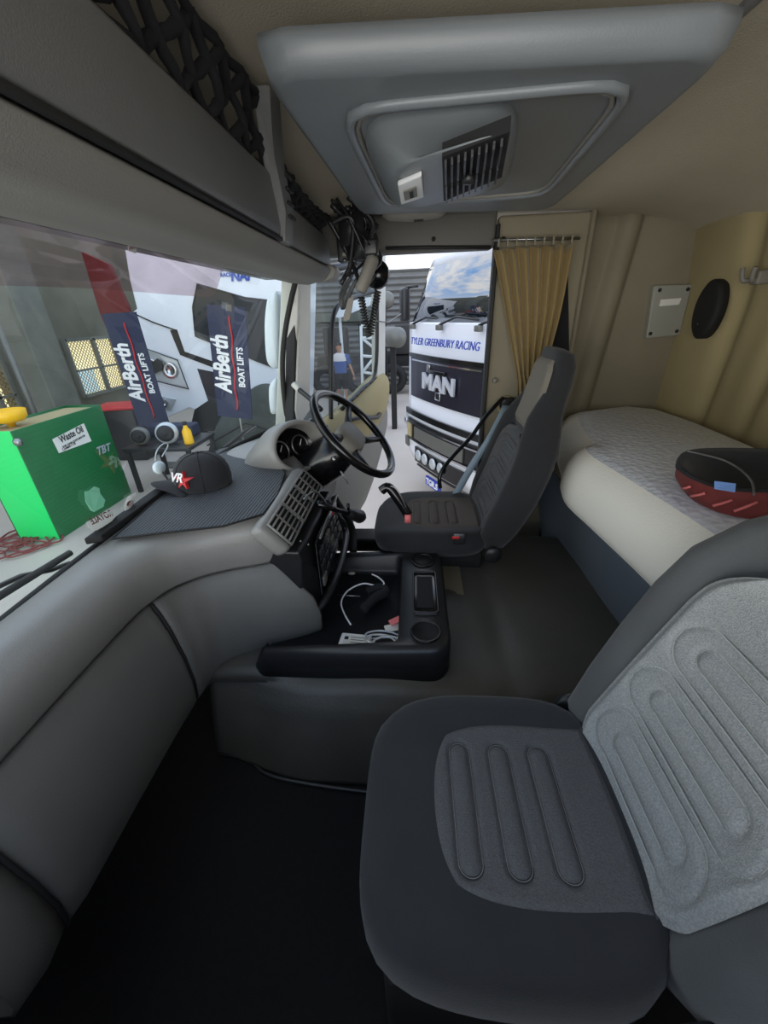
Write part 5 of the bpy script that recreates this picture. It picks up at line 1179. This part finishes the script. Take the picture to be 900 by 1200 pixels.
# ================================================================ CB RADIO GEAR AND CORDS
cb1 = thing('radio_handset', 'grey handset hanging in its clip at the end of the overhead shelf', 'handset', W(430, 320, y=1.95))
a, b = W(438, 300, y=1.95), W(422, 342, y=1.93)
MB().tube([a, a.lerp(b, .1), a.lerp(b, .9), b], [.022, .028, .026, .020], 8).build('grip', 'trim_grey', cb1)
MB().box(a + V(-.01, -.0, .03), (.06, .05, .06)).build('clip', 'black_plastic', cb1, bevel=.01)
cb2 = thing('radio_unit', 'black two-way radio unit with knobs under the roof beside the shelf end', 'radio', W(420, 275, y=2.02))
MB().box(W(412, 292, y=2.06), (.12, .06, .10)).build('casing', 'black_plastic', cb2, bevel=.008)
for px, py in ((404, 305), (409, 306), (415, 306)): MB().lathe([(0, .012), (.008, .01), (.009, 0)], W(px, py, y=2.02), (0, -1, 0), 10).build('knob', 'steel', cb2)
MB().box(W(408, 298, y=2.02), (.05, .004, .012)).build('display', 'trim_grey', cb2, smooth=False)
cb3 = thing('black_fan', 'black round clip fan hanging beside the handset', 'fan', W(440, 322, y=2.08))
c = W(442, 322, y=2.10)
MB().lathe([(0, -.03), (.05, -.025), (.06, 0), (.055, .03), (0, .04)], c, (-.2, -1, 0), 18).build('housing', 'gloss_black', cb3)
for k in range(6): MB().tube([c + V(.0, -.035, 0), c + V(.05 * math.cos(k), -.028, .05 * math.sin(k))], .003, 5).build('guard_wire', 'tank_grey', cb3)
br = MB().prism([W(402, 372, y=2.0), (W(408, 350, y=2.0)), W(415, 346, y=2.0), W(410, 374, y=2.0), W(404, 377, y=2.0)], (0, .012, 0)).build('microphone_bracket', 'trim_grey', bevel=.002, smooth=False); tag(br, 'pale grey flat bracket hanging below the shelf end', 'bracket')
def coil(a, b, r, n, w):
    pts = []
    d = (b - a); u = d.normalized().orthogonal().normalized(); v = d.normalized().cross(u)
    for k in range(n * 10 + 1):
        t = k / (n * 10); pts.append(a + d * t + (u * math.cos(k * .6283) + v * math.sin(k * .6283)) * r)
    return MB().tube(pts, w, 5)
c1 = coil(W(423, 348, y=1.95), W(432, 394, y=1.97), .013, 14, .0045)
p2 = coil(W(443, 340, y=2.0), W(434, 392, y=1.97), .013, 15, .0045)
c1.add(p2.v, p2.f); o = c1.build('coiled_cord', 'black_plastic'); tag(o, 'long black coiled microphone cord looping down from the radio', 'cord')
mb = MB(); rnd = random.Random(11)
for k in range(16):
    a = W(rnd.uniform(385, 420), rnd.uniform(230, 262), y=1.9 + rnd.random() * .1); b = W(rnd.uniform(398, 440), rnd.uniform(285, 335), y=1.95 + rnd.random() * .12)
    m_ = W(rnd.uniform(400, 445), rnd.uniform(255, 300), y=1.9 + rnd.random() * .2)
    mb.tube(smooth_path([a, m_, b], 8), rnd.choice((.004, .006, .01)), 6)
for k in range(4): mb.tube(smooth_path([W(414, 320, y=2.0), W(404 - k * 2, 345, y=2.02), W(400 + k, 362, y=2.02), W(410 + k, 340, y=2.0), W(420, 322, y=2.0)], 5), .0045, 6)
mb.box(W(413, 268, y=2.0), (.10, .1, .12)).box(W(424, 288, y=1.98), (.06, .05, .10))
o = mb.build('cable_tangle', 'black_plastic'); tag(o, 'tangle of black cables and connectors between shelf end and roof', 'cables')
ln = MB().tube([W(440, 376, y=2.6), W(455, 378, y=3.2), W(470, 368, y=4.4)], .004, 6).build('aerial_wire', 'tank_grey'); tag(ln, 'thin wire running from the door frame towards the white truck', 'wire')
# ================================================================ NEAR SIDE OF THE CAB (behind the camera)
struct(MB().box((-.1, -.17, .42), (1.76, .05, .86)).build('door_1', 'dash_dark', smooth=False), 'closed lower part of the near cab door')
struct(MB().box((1.15, -.17, 1.0), (.75, .05, 2.0)).build('wall_near', 'panel_beige', smooth=False), 'near side wall of the sleeper')
struct(MB().box((-.0, -.17, 1.87), (1.6, .05, .12)).build('trim_8', 'trim_grey', smooth=False), 'header over the near door window')
# front panel and bulkhead closing the cab forward of the dashboard
struct(MB().box((-.69, .98, 1.76), (.04, 2.4, .30)).build('wall_front', 'shelf_grey', smooth=False), 'cab front panel above the windscreen')
struct(MB().box((-1.0, .98, .36), (.04, 2.4, .90)).build('trim_9', 'seam_black', smooth=False), 'bulkhead under the windscreen')
# outer skin under the cab floor
struct(MB().box((.2, 1.0, -.12), (2.3, 2.3, .08)).build('trim_10', 'black_matte', smooth=False), 'underside of the cab floor')
struct(MB().box((1.05, 2.40, -.35), (1.0, .3, 1.3)).build('trim_11', 'black_matte', smooth=False), 'dark side locker under the sleeper')
# finger at the left edge of the picture, part of the photographer's hand resting on the dash end
